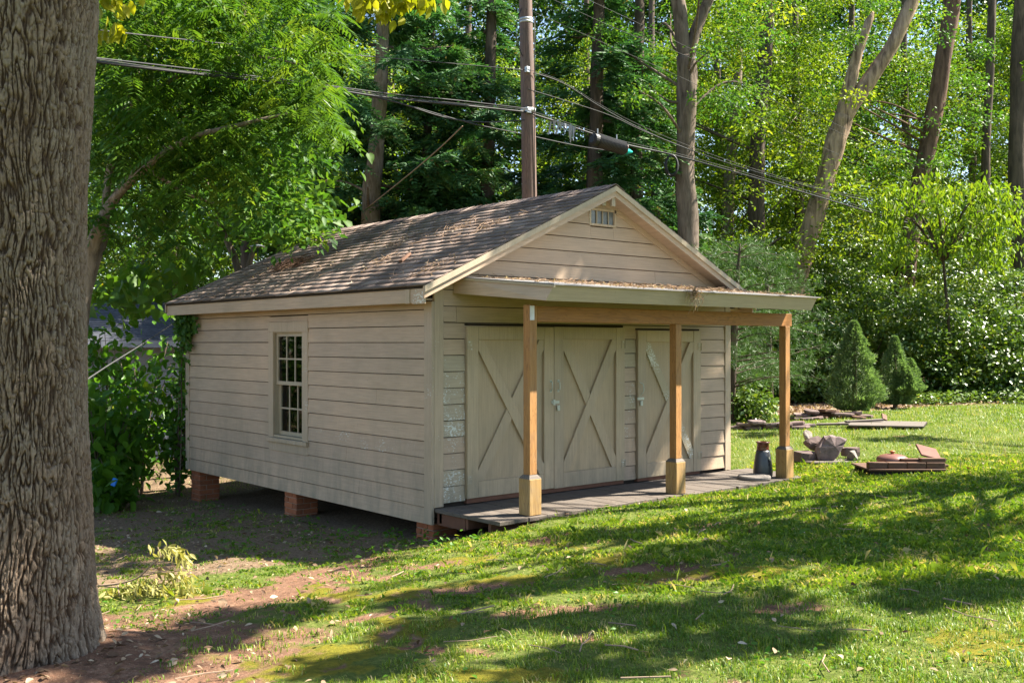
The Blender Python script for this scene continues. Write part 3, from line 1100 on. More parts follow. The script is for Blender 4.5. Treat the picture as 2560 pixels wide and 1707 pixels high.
pull(1.575, 1.36, da)
pull(1.69, 1.36, db)
hm = MB()
hm.box(1.585, 1.70, -.070, -.063, 1.165, 1.195)
hm.box(1.60, 1.63, -.081, -.071, 1.15, 1.21)
hm.cbox(1.655, 1.695, -.091, -.072, 1.085, 1.145, .004)
hm.build('latch', M['whitemetal'], db)
hm = MB()
hm.box(2.985, 3.10, -.070, -.063, 1.155, 1.185)
hm.cbox(3.02, 3.06, -.091, -.072, 1.085, 1.145, .004)
hm.tube(spline([(3.05, -.06, 1.21), (3.07, -.09, 1.26), (3.06, -.09, 1.34), (3.03, -.07, 1.36)], 5), .006, 6)
hm.build('latch', M['whitemetal'], dc)
# thresholds and door head gaps
MB().box(D1 + .01, D3 - .01, -.045, .006, .175, .222).build('threshold', M['rust_sill'], shed)
MB().box(D4 + .01, D5 - .01, -.045, .006, .175, .209).build('threshold', M['rust_sill'], shed)
MB().box(D1, D3, -.0305, .004, 2.022, 2.04).build('door_head', M['core'], shed)
MB().box(D4, D5, -.0305, .004, 1.994, 2.012).build('door_head', M['core'], shed)

# ---- roof
roof = MB()
nx_, nz_ = -math.sin(SLOPE), math.cos(SLOPE)
Y0R, Y1R = -.235, L + .19
for sgn in (-1, 1):
    ex = RIDGE_X + sgn * (RIDGE_X - EAVE_X)
    P = [(ex, EAVE_Z), (RIDGE_X, RIDGE_Z), (RIDGE_X, RIDGE_Z - .03), (ex, EAVE_Z - .03)]
    V = [(a, Y0R, b) for a, b in P] + [(a, Y1R, b) for a, b in P]
    roof.add(V, [(0, 1, 2, 3), (7, 6, 5, 4), (0, 4, 5, 1), (2, 6, 7, 3), (1, 5, 6, 2), (3, 7, 4, 0)])
roof = roof.build('roof', M['core'], shed)
SLEN = (RIDGE_X - EAVE_X) / math.cos(SLOPE)
EXS, TABW = 0.142, 0.305


def shingle_vf(jit):
    """butt edge at local y=0 pointing down slope, tab along x"""
    a, b = .005 + jit[0], TABW - .005 - jit[1]
    l0 = -.012 + jit[2]
    t0, t1 = .012 + jit[3], .002
    V = [(a, l0, 0), (b, l0 + jit[4], 0), (b, EXS + .03, 0), (a, EXS + .03, 0), (a, l0, t0), (b, l0 + jit[4], t0), (b, EXS + .03, t1), (a, EXS + .03, t1)]
    return np.array(V), [(0, 3, 2, 1), (4, 5, 6, 7), (0, 1, 5, 4), (1, 2, 6, 5), (2, 3, 7, 6), (3, 0, 4, 7)]


def shingle_mesh():
    j = [random.uniform(0, .002), random.uniform(0, .002), random.uniform(-.004, .006), random.uniform(-.001, .004), random.uniform(-.006, .006)]
    V, F = shingle_vf(j)
    return np_mesh('shingle', V, np.array(F), M['shingle'], None, False, dict(tint=np.full(8, random.random())), link=False)


sh_meshes = [shingle_mesh() for _ in range(14)]
spots = []
ncourse = int(SLEN / EXS) + 1
for c in range(ncourse):
    s = c * EXS - .012
    ln = min(SLEN - s, EXS + .03)
    off = (c % 2) * TABW / 2 + random.uniform(-.015, .015)
    y = Y0R - .018 - off
    while y < Y1R - .05:
        spots.append((s, y))
        y += TABW
# local frame on the left slope: x -> +y world, y -> up slope, z -> normal
UPS = np.array([math.cos(SLOPE), 0, math.sin(SLOPE)])
NRM = np.array([-math.sin(SLOPE), 0, math.cos(SLOPE)])
EDGE = np.array([EAVE_X, 0, EAVE_Z])


def sh_pos(s, y):
    return EDGE + UPS * s + np.array([0, y, 0]) + NRM * .004


depth_of = lambda p: float((p - CAM) @ FW)
spots.sort(key=lambda q: depth_of(sh_pos(*q)))
rest_V, rest_F, rest_T, rn_ = [], [], [], 0
for i, (s, y) in enumerate(spots):
    if s + EXS + .03 > SLEN:
        continue
    p = sh_pos(s, y)
    tilt = random.uniform(-.006, .006)
    clipped = y < Y0R - .02 or y + TABW > Y1R + .02
    if i < 300 and not clipped:
        o = link_mesh('shingle', random.choice(sh_meshes), roof)
        Mx = Matrix(((0, UPS[0], -NRM[0]), (1, 0, 0), (0, UPS[2], NRM[2]))).to_4x4()
        # columns: local x, y, z
        Mx = Matrix.Identity(4)
        for r_ in range(3):
            Mx[r_][0] = (0, 1, 0)[r_]
            Mx[r_][1] = UPS[r_]
            Mx[r_][2] = NRM[r_]
            Mx[r_][3] = p[r_]
        o.matrix_basis = Mx @ Matrix.Rotation(tilt, 4, 'Z')
    else:
        V, F = shingle_vf([.001, .001, random.uniform(-.004, .006), random.uniform(-.001, .003), random.uniform(-.004, .004)])
        V = V.copy()
        V[:, 0] = np.clip(V[:, 0] + y, Y0R - .018, Y1R + .012) - y
        if V[:, 0].max() - V[:, 0].min() < .02:
            continue
        rest_V.append(p + V[:, :1] * np.array([0, 1, 0]) + V[:, 1:2] * UPS + V[:, 2:] * NRM)
        rest_F.append(np.array(F) + rn_)
        rest_T.append(np.full(8, random.random()))
        rn_ += 8
# the far slope, and the ridge caps
UPS2, NRM2 = UPS * [-1, 1, 1], NRM * [-1, 1, 1]
EDGE2 = np.array([2 * RIDGE_X - EAVE_X, 0, EAVE_Z])
for s, y in spots:
    if s + EXS + .03 > SLEN:
        continue
    V, F = shingle_vf([.001, .001, random.uniform(-.004, .006), 0, 0])
    V = V.copy()
    V[:, 0] = np.clip(V[:, 0] + y, Y0R - .018, Y1R + .012) - y
    if V[:, 0].max() - V[:, 0].min() < .02:
        continue
    rest_V.append(EDGE2 + UPS2 * s + NRM2 * .004 + np.array([0, y, 0]) + V[:, :1] * np.array([0, 1, 0]) + V[:, 1:2] * UPS2 + V[:, 2:] * NRM2)
    rest_F.append(np.array(F)[:, ::-1] + rn_)
    rest_T.append(np.full(8, random.random()))
    rn_ += 8
o = np_mesh('shingle_field', np.concatenate(rest_V), np.concatenate(rest_F), M['shingle'], roof, False, dict(tint=np.concatenate(rest_T)))
o['kind'] = 'stuff'
y = Y0R - .02
while y < Y1R - .1:
    j = random.uniform(-.004, .004)
    V = [(-.15, y, -.069 + .012), (0, y, .018 + j), (.15, y, -.069 + .012), (-.15, y + .20, -.069 + .004), (0, y + .20, .008), (.15, y + .20, -.069 + .004)]
    V = [(RIDGE_X + a, b, RIDGE_Z + c + .012) for a, b, c in V]
    V += [(a, b, c - .006) for a, b, c in V]
    F = np.array([(0, 1, 4, 3), (1, 2, 5, 4), (6, 9, 10, 7), (7, 10, 11, 8), (0, 6, 7, 1), (1, 7, 8, 2)])
    np_mesh('ridge_cap', V, F, M['shingle'], roof, False, dict(tint=np.full(12, random.random())))
    y += .145

# eave fascia, soffit, rake boards
MB().cbox(EAVE_X + .012, EAVE_X + .034, -.0, Y1R - .005, 2.235, EAVE_Z - .012, .003).build('eave_fascia', M['paint'], shed)
MB().cbox(EAVE_X + .006, EAVE_X + .034, Y0R + .03, -.003, 2.225, EAVE_Z - .014, .003).build('eave_fascia', M['paint_peel2'], shed)
MB().cbox(EAVE_X + .002, EAVE_X + .011, .035, .105, 2.23, EAVE_Z - .02, .002).build('fascia_patch', M['paint_v'], shed)
MB().box(EAVE_X + .036, .03, .0, Y1R - .02, 2.27, 2.29).build('soffit', M['paint'], shed)
MB().box(W - .03, 2 * RIDGE_X - EAVE_X - .036, .0, Y1R - .02, 2.27, 2.29).build('soffit', M['paint'], shed)
MB().cbox(2 * RIDGE_X - EAVE_X - .034, 2 * RIDGE_X - EAVE_X - .012, Y0R + .03, Y1R - .005, 2.235, EAVE_Z - .012, .003).build('eave_fascia', M['paint'], shed)


def rake(sgn, y0, y1, drop0, drop1, x_end, name, mat):
    ex = RIDGE_X + sgn * (RIDGE_X - EAVE_X + x_end)
    ez = EAVE_Z - PITCH * x_end
    P = [(ex, ez - drop0), (RIDGE_X, RIDGE_Z - drop0), (RIDGE_X, RIDGE_Z - drop1), (ex, ez - drop1)]
    V = [(a, y0, b) for a, b in P] + [(a, y1, b) for a, b in P]
    MB().add(V, [(0, 1, 2, 3), (7, 6, 5, 4), (0, 4, 5, 1), (2, 6, 7, 3), (1, 5, 6, 2), (3, 7, 4, 0)]).build(name, mat, shed)


for sgn in (-1, 1):
    rake(sgn, Y0R - .005, Y0R + .018, .004, .125, .012, 'rake_board', M['paint'])
    rake(sgn, Y0R - .026, Y0R - .006, .000, .060, .014, 'rake_trim', M['trim_white'])
    rake(sgn, Y0R + .02, -.002, .085, .100, -.02, 'rake_soffit', M['paint'])
    rake(sgn, -.030, -.003, .101, .175, -.12, 'frieze_board', M['paint'])
    rake(sgn, Y1R - .02, Y1R + .005, .004, .125, .01, 'rear_rake', M['paint'])
MB().box(RIDGE_X - .028, RIDGE_X + .028, Y0R + .018, Y0R + .05, RIDGE_Z - .23, RIDGE_Z - .13).build('peak_block', M['trim_white'], shed)

# ---- porch: deck, posts, beam, roof
deck = MB()
for yy in (-.12, -.55, -.90):
    deck.box(.03, 5.16, yy, yy + .04, .02, .125)
deck.box(.03, .07, -.5, -.04, .0, .125)
deck = deck.build('porch_deck', M['rust_sill'], shed)
x = .0
i = 0
while x < 5.15:
    w = random.choice([.19, .19, .24, .285])
    dz = random.uniform(-.004, .004)
    e0 = -1.05 + random.uniform(-.02, .02)
    MB().cbox(x + .002, x + w - .003, e0, -.036, .127 + dz, .166 + dz, .004).build('plank', M['deck'], deck)
    x += w
    i += 1
POST_Y = -.93
posts = [(.50, .166), (2.665, .166), (4.735, .166)]
BEAM_Z0, BEAM_Z1 = 2.045, 2.20
for i, (px, pz) in enumerate(posts):
    b = MB().cbox(px - .08, px + .08, POST_Y - .08, POST_Y + .08, pz - (.035 if i == 2 else .0), pz + .375 - .02, .006)
    V = [(px + a, POST_Y + c, pz + .356) for a, c in ((-.07, -.07), (.07, -.07), (.07, .07), (-.07, .07))]
    b = b.build('post_base', M['pine_base'], shed)
    tp = MB()
    z_a, z_b = pz + .3552, pz + .39
    q = [(-.078, -.078), (.078, -.078), (.078, .078), (-.078, .078)]
    r2 = [(a * .66, c * .66) for a, c in q]
    tp.add([(px + a, POST_Y + c, z_a) for a, c in q] + [(px + a, POST_Y + c, z_b) for a, c in r2], [(0, 1, 5, 4), (1, 2, 6, 5), (2, 3, 7, 6), (3, 0, 4, 7), (4, 5, 6, 7), (3, 2, 1, 0)])
    tp.build('base_cap', M['grey_wood'], b)
    pt = MB().cbox(px - .048, px + .048, POST_Y - .048, POST_Y + .048, pz + .3905, BEAM_Z0 - .001 if i else 2.21, .004)
    pt = pt.build('porch_post', M['pine'], shed)
    if i == 0:
        MB().box(px - .046, px + .01, POST_Y - .052, POST_Y - .0485, 2.06, 2.20).build('post_bracket', M['steel'], pt)
MB().cbox(.551, 4.83, POST_Y - .042, POST_Y + .042, BEAM_Z0, BEAM_Z1, .004).build('porch_beam', M['beam'], shed)
PF = -1.35
pz_w, pz_f = 2.515, 2.385


def prz(y):
    return pz_w + (pz_f - pz_w) * (y / PF)


# roof sheet (slightly skewed plan) with drip edge
V = [(.22, -.03, prz(-.03)), (4.86, -.03, prz(-.03)), (4.84, PF - .03, prz(PF - .03)), (.40, PF - .03, prz(PF - .03))]
pr_o = MB().add([(a, b, c + .012) for a, b, c in V] + [(a, b, c) for a, b, c in V], [(0, 3, 2, 1), (4, 5, 6, 7), (0, 1, 5, 4), (1, 2, 6, 5), (2, 3, 7, 6), (3, 0, 4, 7)]).build('porch_roof', M['rolled'], shed)
tl = .055
V = [(.43, PF, pz_f - .003), (4.80, PF, pz_f - .003), (4.76, PF + tl, pz_f - .148), (.375 + .0, PF + tl, pz_f - .148)]
MB().add(V + [(a, b + .022, c) for a, b, c in V], [(0, 1, 2, 3), (7, 6, 5, 4), (0, 4, 5, 1), (2, 6, 7, 3), (1, 5, 6, 2), (3, 7, 4, 0)]).build('porch_fascia', M['paint_green'], shed)
V = [(.245, -.035, prz(-.035) - .004), (.427, PF + .002, pz_f - .004), (.372, PF + tl, pz_f - .147), (.245, -.035, prz(-.035) - .165)]
MB().add(V + [(a + .024, b, c) for a, b, c in V], [(0, 1, 2, 3), (7, 6, 5, 4), (0, 4, 5, 1), (2, 6, 7, 3), (1, 5, 6, 2), (3, 7, 4, 0)]).build('porch_fascia', M['paint'], shed)
V = [(.225, -.035, prz(-.035) + .004), (.405, PF - .026, prz(PF - .026) + .003), (.405, PF - .026, prz(PF) - .022), (.225, -.035, prz(-.035) - .02)]
MB().add(V + [(a + .016, b, c) for a, b, c in V], [(0, 1, 2, 3), (7, 6, 5, 4), (0, 4, 5, 1), (2, 6, 7, 3), (1, 5, 6, 2), (3, 7, 4, 0)]).build('drip_edge', M['trim_white'], shed)
V = [(4.80, -.035, prz(-.035) - .004), (4.80, PF + .03, pz_f - .004), (4.76, PF + tl + .03, pz_f - .147), (4.76, -.035, prz(-.035) - .165)]
MB().add(V + [(a - .024, b, c) for a, b, c in V], [(3, 2, 1, 0), (4, 5, 6, 7), (1, 5, 4, 0), (3, 7, 6, 2), (2, 6, 5, 1), (0, 4, 7, 3)]).build('porch_fascia', M['paint'], shed)
for k in range(8):
    xx = .62 + k * .585
    V0 = prz(-.04) - .02
    MB().add([(xx, -.04, prz(-.04) - .02), (xx + .04, -.04, prz(-.04) - .02), (xx, PF + .08, prz(PF + .08) - .02), (xx + .04, PF + .08, prz(PF + .08) - .02),
              (xx, -.04, prz(-.04) - .10), (xx + .04, -.04, prz(-.04) - .10), (xx, PF + .08, prz(PF + .08) - .10), (xx + .04, PF + .08, prz(PF + .08) - .10)],
             [(0, 1, 3, 2), (4, 6, 7, 5), (0, 4, 5, 1), (2, 3, 7, 6), (0, 2, 6, 4), (1, 5, 7, 3)]).build('rafter', M['paint'], shed)

# ---- brick piers
BR = [MB().cbox(-.0975, .0975, -.0475, .0475, -.029, .029, .004).build('brick', M['brick'], link=False) for _ in range(3)]


def pier(cx, cy, s=.30):
    g = gz1(cx, cy) - .06
    top = -.004
    core = MB().box(cx - s / 2 + .008, cx + s / 2 - .008, cy - s / 2 + .008, cy + s / 2 - .008, g, top - .002).build('brick_pier', M['mortar'], shed)
    z = top - .033
    c = 0
    while z > g:
        lay = [(-.10, -.10, 0), (.10, -.10, 0), (-.10, .10, 0), (.10, .10, 0)]
        for dx, dy in ((-1, -1), (1, -1), (-1, 1), (1, 1)):
            o = link_mesh('brick', random.choice(BR), core)
            # pinwheel bond
            if (dx * dy > 0) ^ (c % 2 == 1):
                ox, oy, rz = dx * (s / 2 - .0975), dy * (s / 2 - .0475), 0
            else:
                ox, oy, rz = dx * (s / 2 - .0475), dy * (s / 2 - .0975), R(90)
            o.location = (cx + ox + random.uniform(-.003, .003), cy + oy + random.uniform(-.003, .003), z)
            o.rotation_euler = (0, 0, rz + random.uniform(-.02, .02))
        z -= .068
        c += 1


for cy_ in (.16, 3.0, 5.82):
    pier(.17, cy_)
for cx_, cy_ in ((2.4, .2), (4.6, .2), (4.6, 5.8), (2.4, 5.8), (2.4, 3.0)):
    pier(cx_, cy_)
MB().box(.10, W - .1, .06, L - .05, -.02, .038).build('floor_joists', M['core'], shed)


# ------------------------------------------------------------------ foliage generators
def norm(v):
    return v / (np.linalg.norm(v, axis=-1, keepdims=True) + 1e-9)


def leaves_vf(P, A, Nn, Ln, Wd, fold=0.15):
    """diamond leaves: base P, direction A, normal N"""
    S = norm(np.cross(A, Nn))
    Nn = norm(np.cross(S, A))
    Ln = np.broadcast_to(Ln, (len(P),))[:, None]
    Wd = np.broadcast_to(Wd, (len(P),))[:, None]
    mid = P + A * Ln * 0.45
    V = np.stack([P, mid + S * Wd * .5 + Nn * Wd * fold, P + A * Ln, mid - S * Wd * .5 + Nn * Wd * fold], 1).reshape(-1, 3)
    b = np.arange(len(P)) * 4
    F = np.concatenate([np.stack([b, b + 2, b + 1], 1), np.stack([b, b + 3, b + 2], 1)])
    return V, F


def oval_vf(P, A, Nn, Ln, Wd, curl=0.12, heart=False):
    """larger leaf with six outline points and a midrib"""
    S = norm(np.cross(A, Nn))
    Nn = norm(np.cross(S, A))
    Ln = np.broadcast_to(Ln, (len(P),))[:, None]
    Wd = np.broadcast_to(Wd, (len(P),))[:, None]
    prof = [(-.08, .22), (.18, .5), (.52, .40), (.8, .16)] if heart else [(.08, .2), (.35, .5), (.62, .42), (.85, .18)]
    pts = [P, P + A * Ln - Nn * Ln * curl]
    for s in (1, -1):
        for a, w in prof:
            pts.append(P + A * Ln * a + s * S * Wd * w + Nn * (Wd * w * .3 - Ln * curl * a * a))
    pts.append(P + A * Ln * .4 - Nn * Ln * curl * .16)
    V = np.stack(pts, 1).reshape(-1, 3)
    k = len(pts)
    b = np.arange(len(P)) * k
    F = []
    c = k - 1
    L_ = [0, 2, 3, 4, 5, 1]
    R_ = [0, 6, 7, 8, 9, 1]
    for i in range(5):
        F.append(np.stack([b + L_[i], b + c, b + L_[i + 1]], 1))
        F.append(np.stack([b + R_[i], b + R_[i + 1], b + c], 1))
    return V, np.concatenate(F), k


def rand_dirs(n, g, up=0.0, flat=1.0):
    v = g.normal(size=(n, 3))
    v[:, 2] = v[:, 2] * flat + up
    return norm(v)


def leaf_cloud(C, rad, per, g, Ln=(.09, .14), ar=.6, droop=-.35, flat=.55, shape='diamond'):
    """leaves gathered in sprays around clump centres"""
    C = np.asarray(C, float)
    rad = np.broadcast_to(rad, (len(C),))
    n = len(C) * per
    ci = np.repeat(np.arange(len(C)), per)
    d = rand_dirs(n, g, 0, flat)
    r = g.random(n) ** 0.5
    P = C[ci] + d * (r * rad[ci])[:, None] * np.array([1, 1, .7])
    A = norm(d * np.array([1, 1, .4]) + g.normal(size=(n, 3)) * .55 + np.array([0, 0, droop]))
    Nn = norm(np.array([0, 0, 1.0]) + g.normal(size=(n, 3)) * .55)
    ln = g.uniform(*Ln, n)
    tc = g.normal(0.43, .24, len(C))[ci]
    t = np.clip(tc + g.normal(0, .16, n), 0, .96)
    t = np.where(g.random(n) > .992, 1.0, t)
    if shape == 'diamond':
        V, F = leaves_vf(P, A, Nn, ln, ln * ar)
        return V, F, np.repeat(t, 4)
    V, F, k = oval_vf(P, A, Nn, ln, ln * ar, heart=(shape == 'heart'))
    return V, F, np.repeat(t, k)


def join(parts):
    Vs, Fs, Ts, n = [], [], [], 0
    for V, F, T in parts:
        Vs.append(V)
        Fs.append(F + n)
        Ts.append(T)
        n += len(V)
    return np.concatenate(Vs), np.concatenate(Fs), np.concatenate(Ts)


def crown_points(n, R0, z0, z1, g, hollow=.35, gap=0.25):
    """clump centres in an egg-shaped crown with holes"""
    out = []
    while len(out) < n:
        m = n * 3
        z = g.uniform(0, 1, m)
        prof = np.sqrt(np.clip(1 - (2 * z - .9) ** 2 / 1.25, .05, 1))
        r = R0 * prof * np.sqrt(g.uniform(hollow ** 2, 1, m))
        a = g.uniform(0, 2 * np.pi, m)
        p = np.stack([r * np.cos(a), r * np.sin(a), z0 + (z1 - z0) * z], 1)
        keep = fbm(p * .45 + g.uniform(0, 50), 2) > -.5 + gap
        out += list(p[keep])
    return np.array(out[:n])


def crown_mesh(name, n, per, R0, z0, z1, mat, seed, rad=(.45, .8), Ln=(.10, .16), ar=.55, gap=.25, shape='diamond', droop=-.35):
    g = np.random.default_rng(seed)
    C = crown_points(n, R0, z0, z1, g, gap=gap)
    V, F, T = leaf_cloud(C, g.uniform(*rad, len(C)), per, g, Ln, ar, droop, .55, shape)
    return np_mesh(name, V, F, mat, None, False, dict(tint=T), link=False), C


def trunk_path(name, P, r, mat, parent, n=14, m=6, wob=.06):
    Q = spline(P, m)
    rr = np.interp(np.linspace(0, 1, len(Q)), np.linspace(0, 1, len(r)), r)
    V, F = tube_vf(Q, rr, n, True, wob)
    mb = MB().add(V, F)
    return mb.build(name, mat, parent, True)


def rel(P, o):
    return [np.asarray(p) - o for p in P]


def limbs(parent, anchor_fn, C, mat, g, k=12, r0=.05, name='limb', zmin=0, in_view=None):
    """bent limbs from the trunk out to a few leaf clumps"""
    idx = g.choice(len(C), min(k, len(C)), replace=False)
    for i in idx:
        c = C[i]
        h = max(zmin, c[2] - np.hypot(c[0], c[1]) * g.uniform(.3, .8))
        a = anchor_fn(h)
        mid = (a + c) / 2 + np.array([0, 0, g.uniform(-.1, .35)]) + g.normal(0, .12, 3)
        Q = spline([a, mid, c], 5)
        if in_view is not None and any(in_view(q_) for q_ in Q):
            continue
        V, F = tube_vf(Q, np.linspace(r0, r0 * .25, len(Q)), 6)
        MB().add(V, F).build(name, mat, parent, True)


# ------------------------------------------------------------------ the foreground oak
def build_oak():
    base = np.array([*TRUNK_XY, gz1(*TRUNK_XY) - .05])
    root = empty('oak_tree', base)
    tag(root, 'massive oak trunk with deeply furrowed bark in the left foreground', 'tree')
    nth, nz = 440, 600
    a0 = math.atan2(CAM[1] - TRUNK_XY[1], CAM[0] - TRUNK_XY[0])
    th = a0 + np.concatenate([np.linspace(-1.75, 1.75, 370, endpoint=False), np.linspace(1.75, 2 * np.pi - 1.75, 70, endpoint=False)])
    zz = np.concatenate([np.linspace(0, 4.6, nz - 40), np.linspace(4.62, 9.0, 40)])
    T, Z = np.meshgrid(th, zz)
    # radius seen in the photograph narrows from the flare to 2.3 m, then widens slightly towards the fork
    base_r = np.interp(Z, [0, .12, .35, .8, 1.5, 2.2, 3.0, 3.8, 4.6, 9], [.49, .435, .395, .36, .322, .318, .355, .41, .43, .34])
    root_l = .05 * np.exp(-Z / .28) * (np.sin(T * 5 + .6) + .6 * np.sin(T * 3 + 2.0))
    x0, y0 = np.cos(T), np.sin(T)
    rr = base_r + root_l
    sway = np.stack([.02 * np.sin(Z * 1.1), .02 * np.cos(Z * .9)], -1)
    q = np.stack([x0 * .38, y0 * .38, Z], -1).reshape(-1, 3)
    warp = .022 * np.stack([fbm(q * 3.0 + 5, 2), fbm(q * 3.0 + 31, 2), 0 * q[:, 0]], 1)
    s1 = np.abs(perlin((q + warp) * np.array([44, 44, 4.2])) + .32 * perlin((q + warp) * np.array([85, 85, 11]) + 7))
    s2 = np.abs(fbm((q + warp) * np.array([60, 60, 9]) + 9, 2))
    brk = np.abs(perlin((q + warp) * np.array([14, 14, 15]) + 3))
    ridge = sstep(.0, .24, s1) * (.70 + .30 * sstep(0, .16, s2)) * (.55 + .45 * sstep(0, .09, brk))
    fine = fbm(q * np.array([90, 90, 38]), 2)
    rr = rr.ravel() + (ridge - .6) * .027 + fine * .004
    big = fbm(q * np.array([2.2, 2.2, .8]), 2) * .015
    rr = rr + big
    V = np.stack([x0.ravel() * rr + sway[..., 0].ravel(), y0.ravel() * rr + sway[..., 1].ravel(), Z.ravel()], 1)
    i = np.arange(nth * nz).reshape(nz, nth)
    j = np.roll(i, -1, axis=1)
    F = np.stack([i[:-1].ravel(), j[:-1].ravel(), j[1:].ravel(), i[1:].ravel()], 1)
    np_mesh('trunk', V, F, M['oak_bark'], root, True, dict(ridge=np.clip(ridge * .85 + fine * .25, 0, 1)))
    # crown high above the frame plus the young leaves that hang into its top edge
    g = np.random.default_rng(21)
    C = crown_points(150, 4.2, 6.2, 11.0, g, .3, .3)
    parts = [leaf_cloud(C, g.uniform(.4, .7, len(C)), 60, g, (.12, .18), .55)]
    np_mesh('crown', *parts[0][:2], M['broad'], root, False, dict(tint=parts[0][2]))
    limbs(root, lambda h: np.array([0, 0, max(4.8, h)]), C, M['bark'], g, 10, .10, zmin=4.8)
    hang = []
    for xd, yd, n in ((900, -20, 60), (850, 0, 40), (880, 22, 30), (960, -5, 30), (820, -12, 30), (985, -14, 20), (250, 5, 40), (240, 70, 30)):
        c = at(xd, yd - 5, 7.2) - base
        hang.append((c, n))
    P = np.concatenate([c + g.normal(0, .055, (n, 3)) * [1.4, 1.4, .8] for c, n in hang])
    A = norm(g.normal(0, .45, (len(P), 3)) + [0, 0, -1.1])
    V, F, k = oval_vf(P, A, norm(g.normal(size=(len(P), 3)) + [-.4, -.6, .3]), g.uniform(.07, .11, len(P)), .055)
    np_mesh('hanging_leaves', V, F, M['oakleaf'], root, False, dict(tint=np.repeat(g.random(len(P)), k)))
    V, F = tube_vf(spline([(0.1, .1, 5.2), at(300, -420, 6.4) - base, at(700, -200, 7.0) - base, at(900, -40, 7.2) - base], 8), np.linspace(.09, .008, 25), 7)
    MB().add(V, F).build('limb', M['bark'], root, True)


build_oak()


# ------------------------------------------------------------------ unseen shade trees added right of the frame
def seen(p):
    d = np.asarray(p) - CAM
    f = d @ FW
    return f > .5 and abs(d @ RT) < f * .56 and abs(d[2]) < f * .40


def shed_blocks(p):
    """does the roof stand between this ground point and the sun"""
    for t in np.linspace(.5, 5.5, 40):
        q = p + SUN * t
        if -.5 < q[1] < 6.3 and -.3 < q[0] < 5.2 and q[2] < EAVE_Z + PITCH * (RIDGE_X - EAVE_X - abs(q[0] - RIDGE_X)) + .35:
            return True
    return False


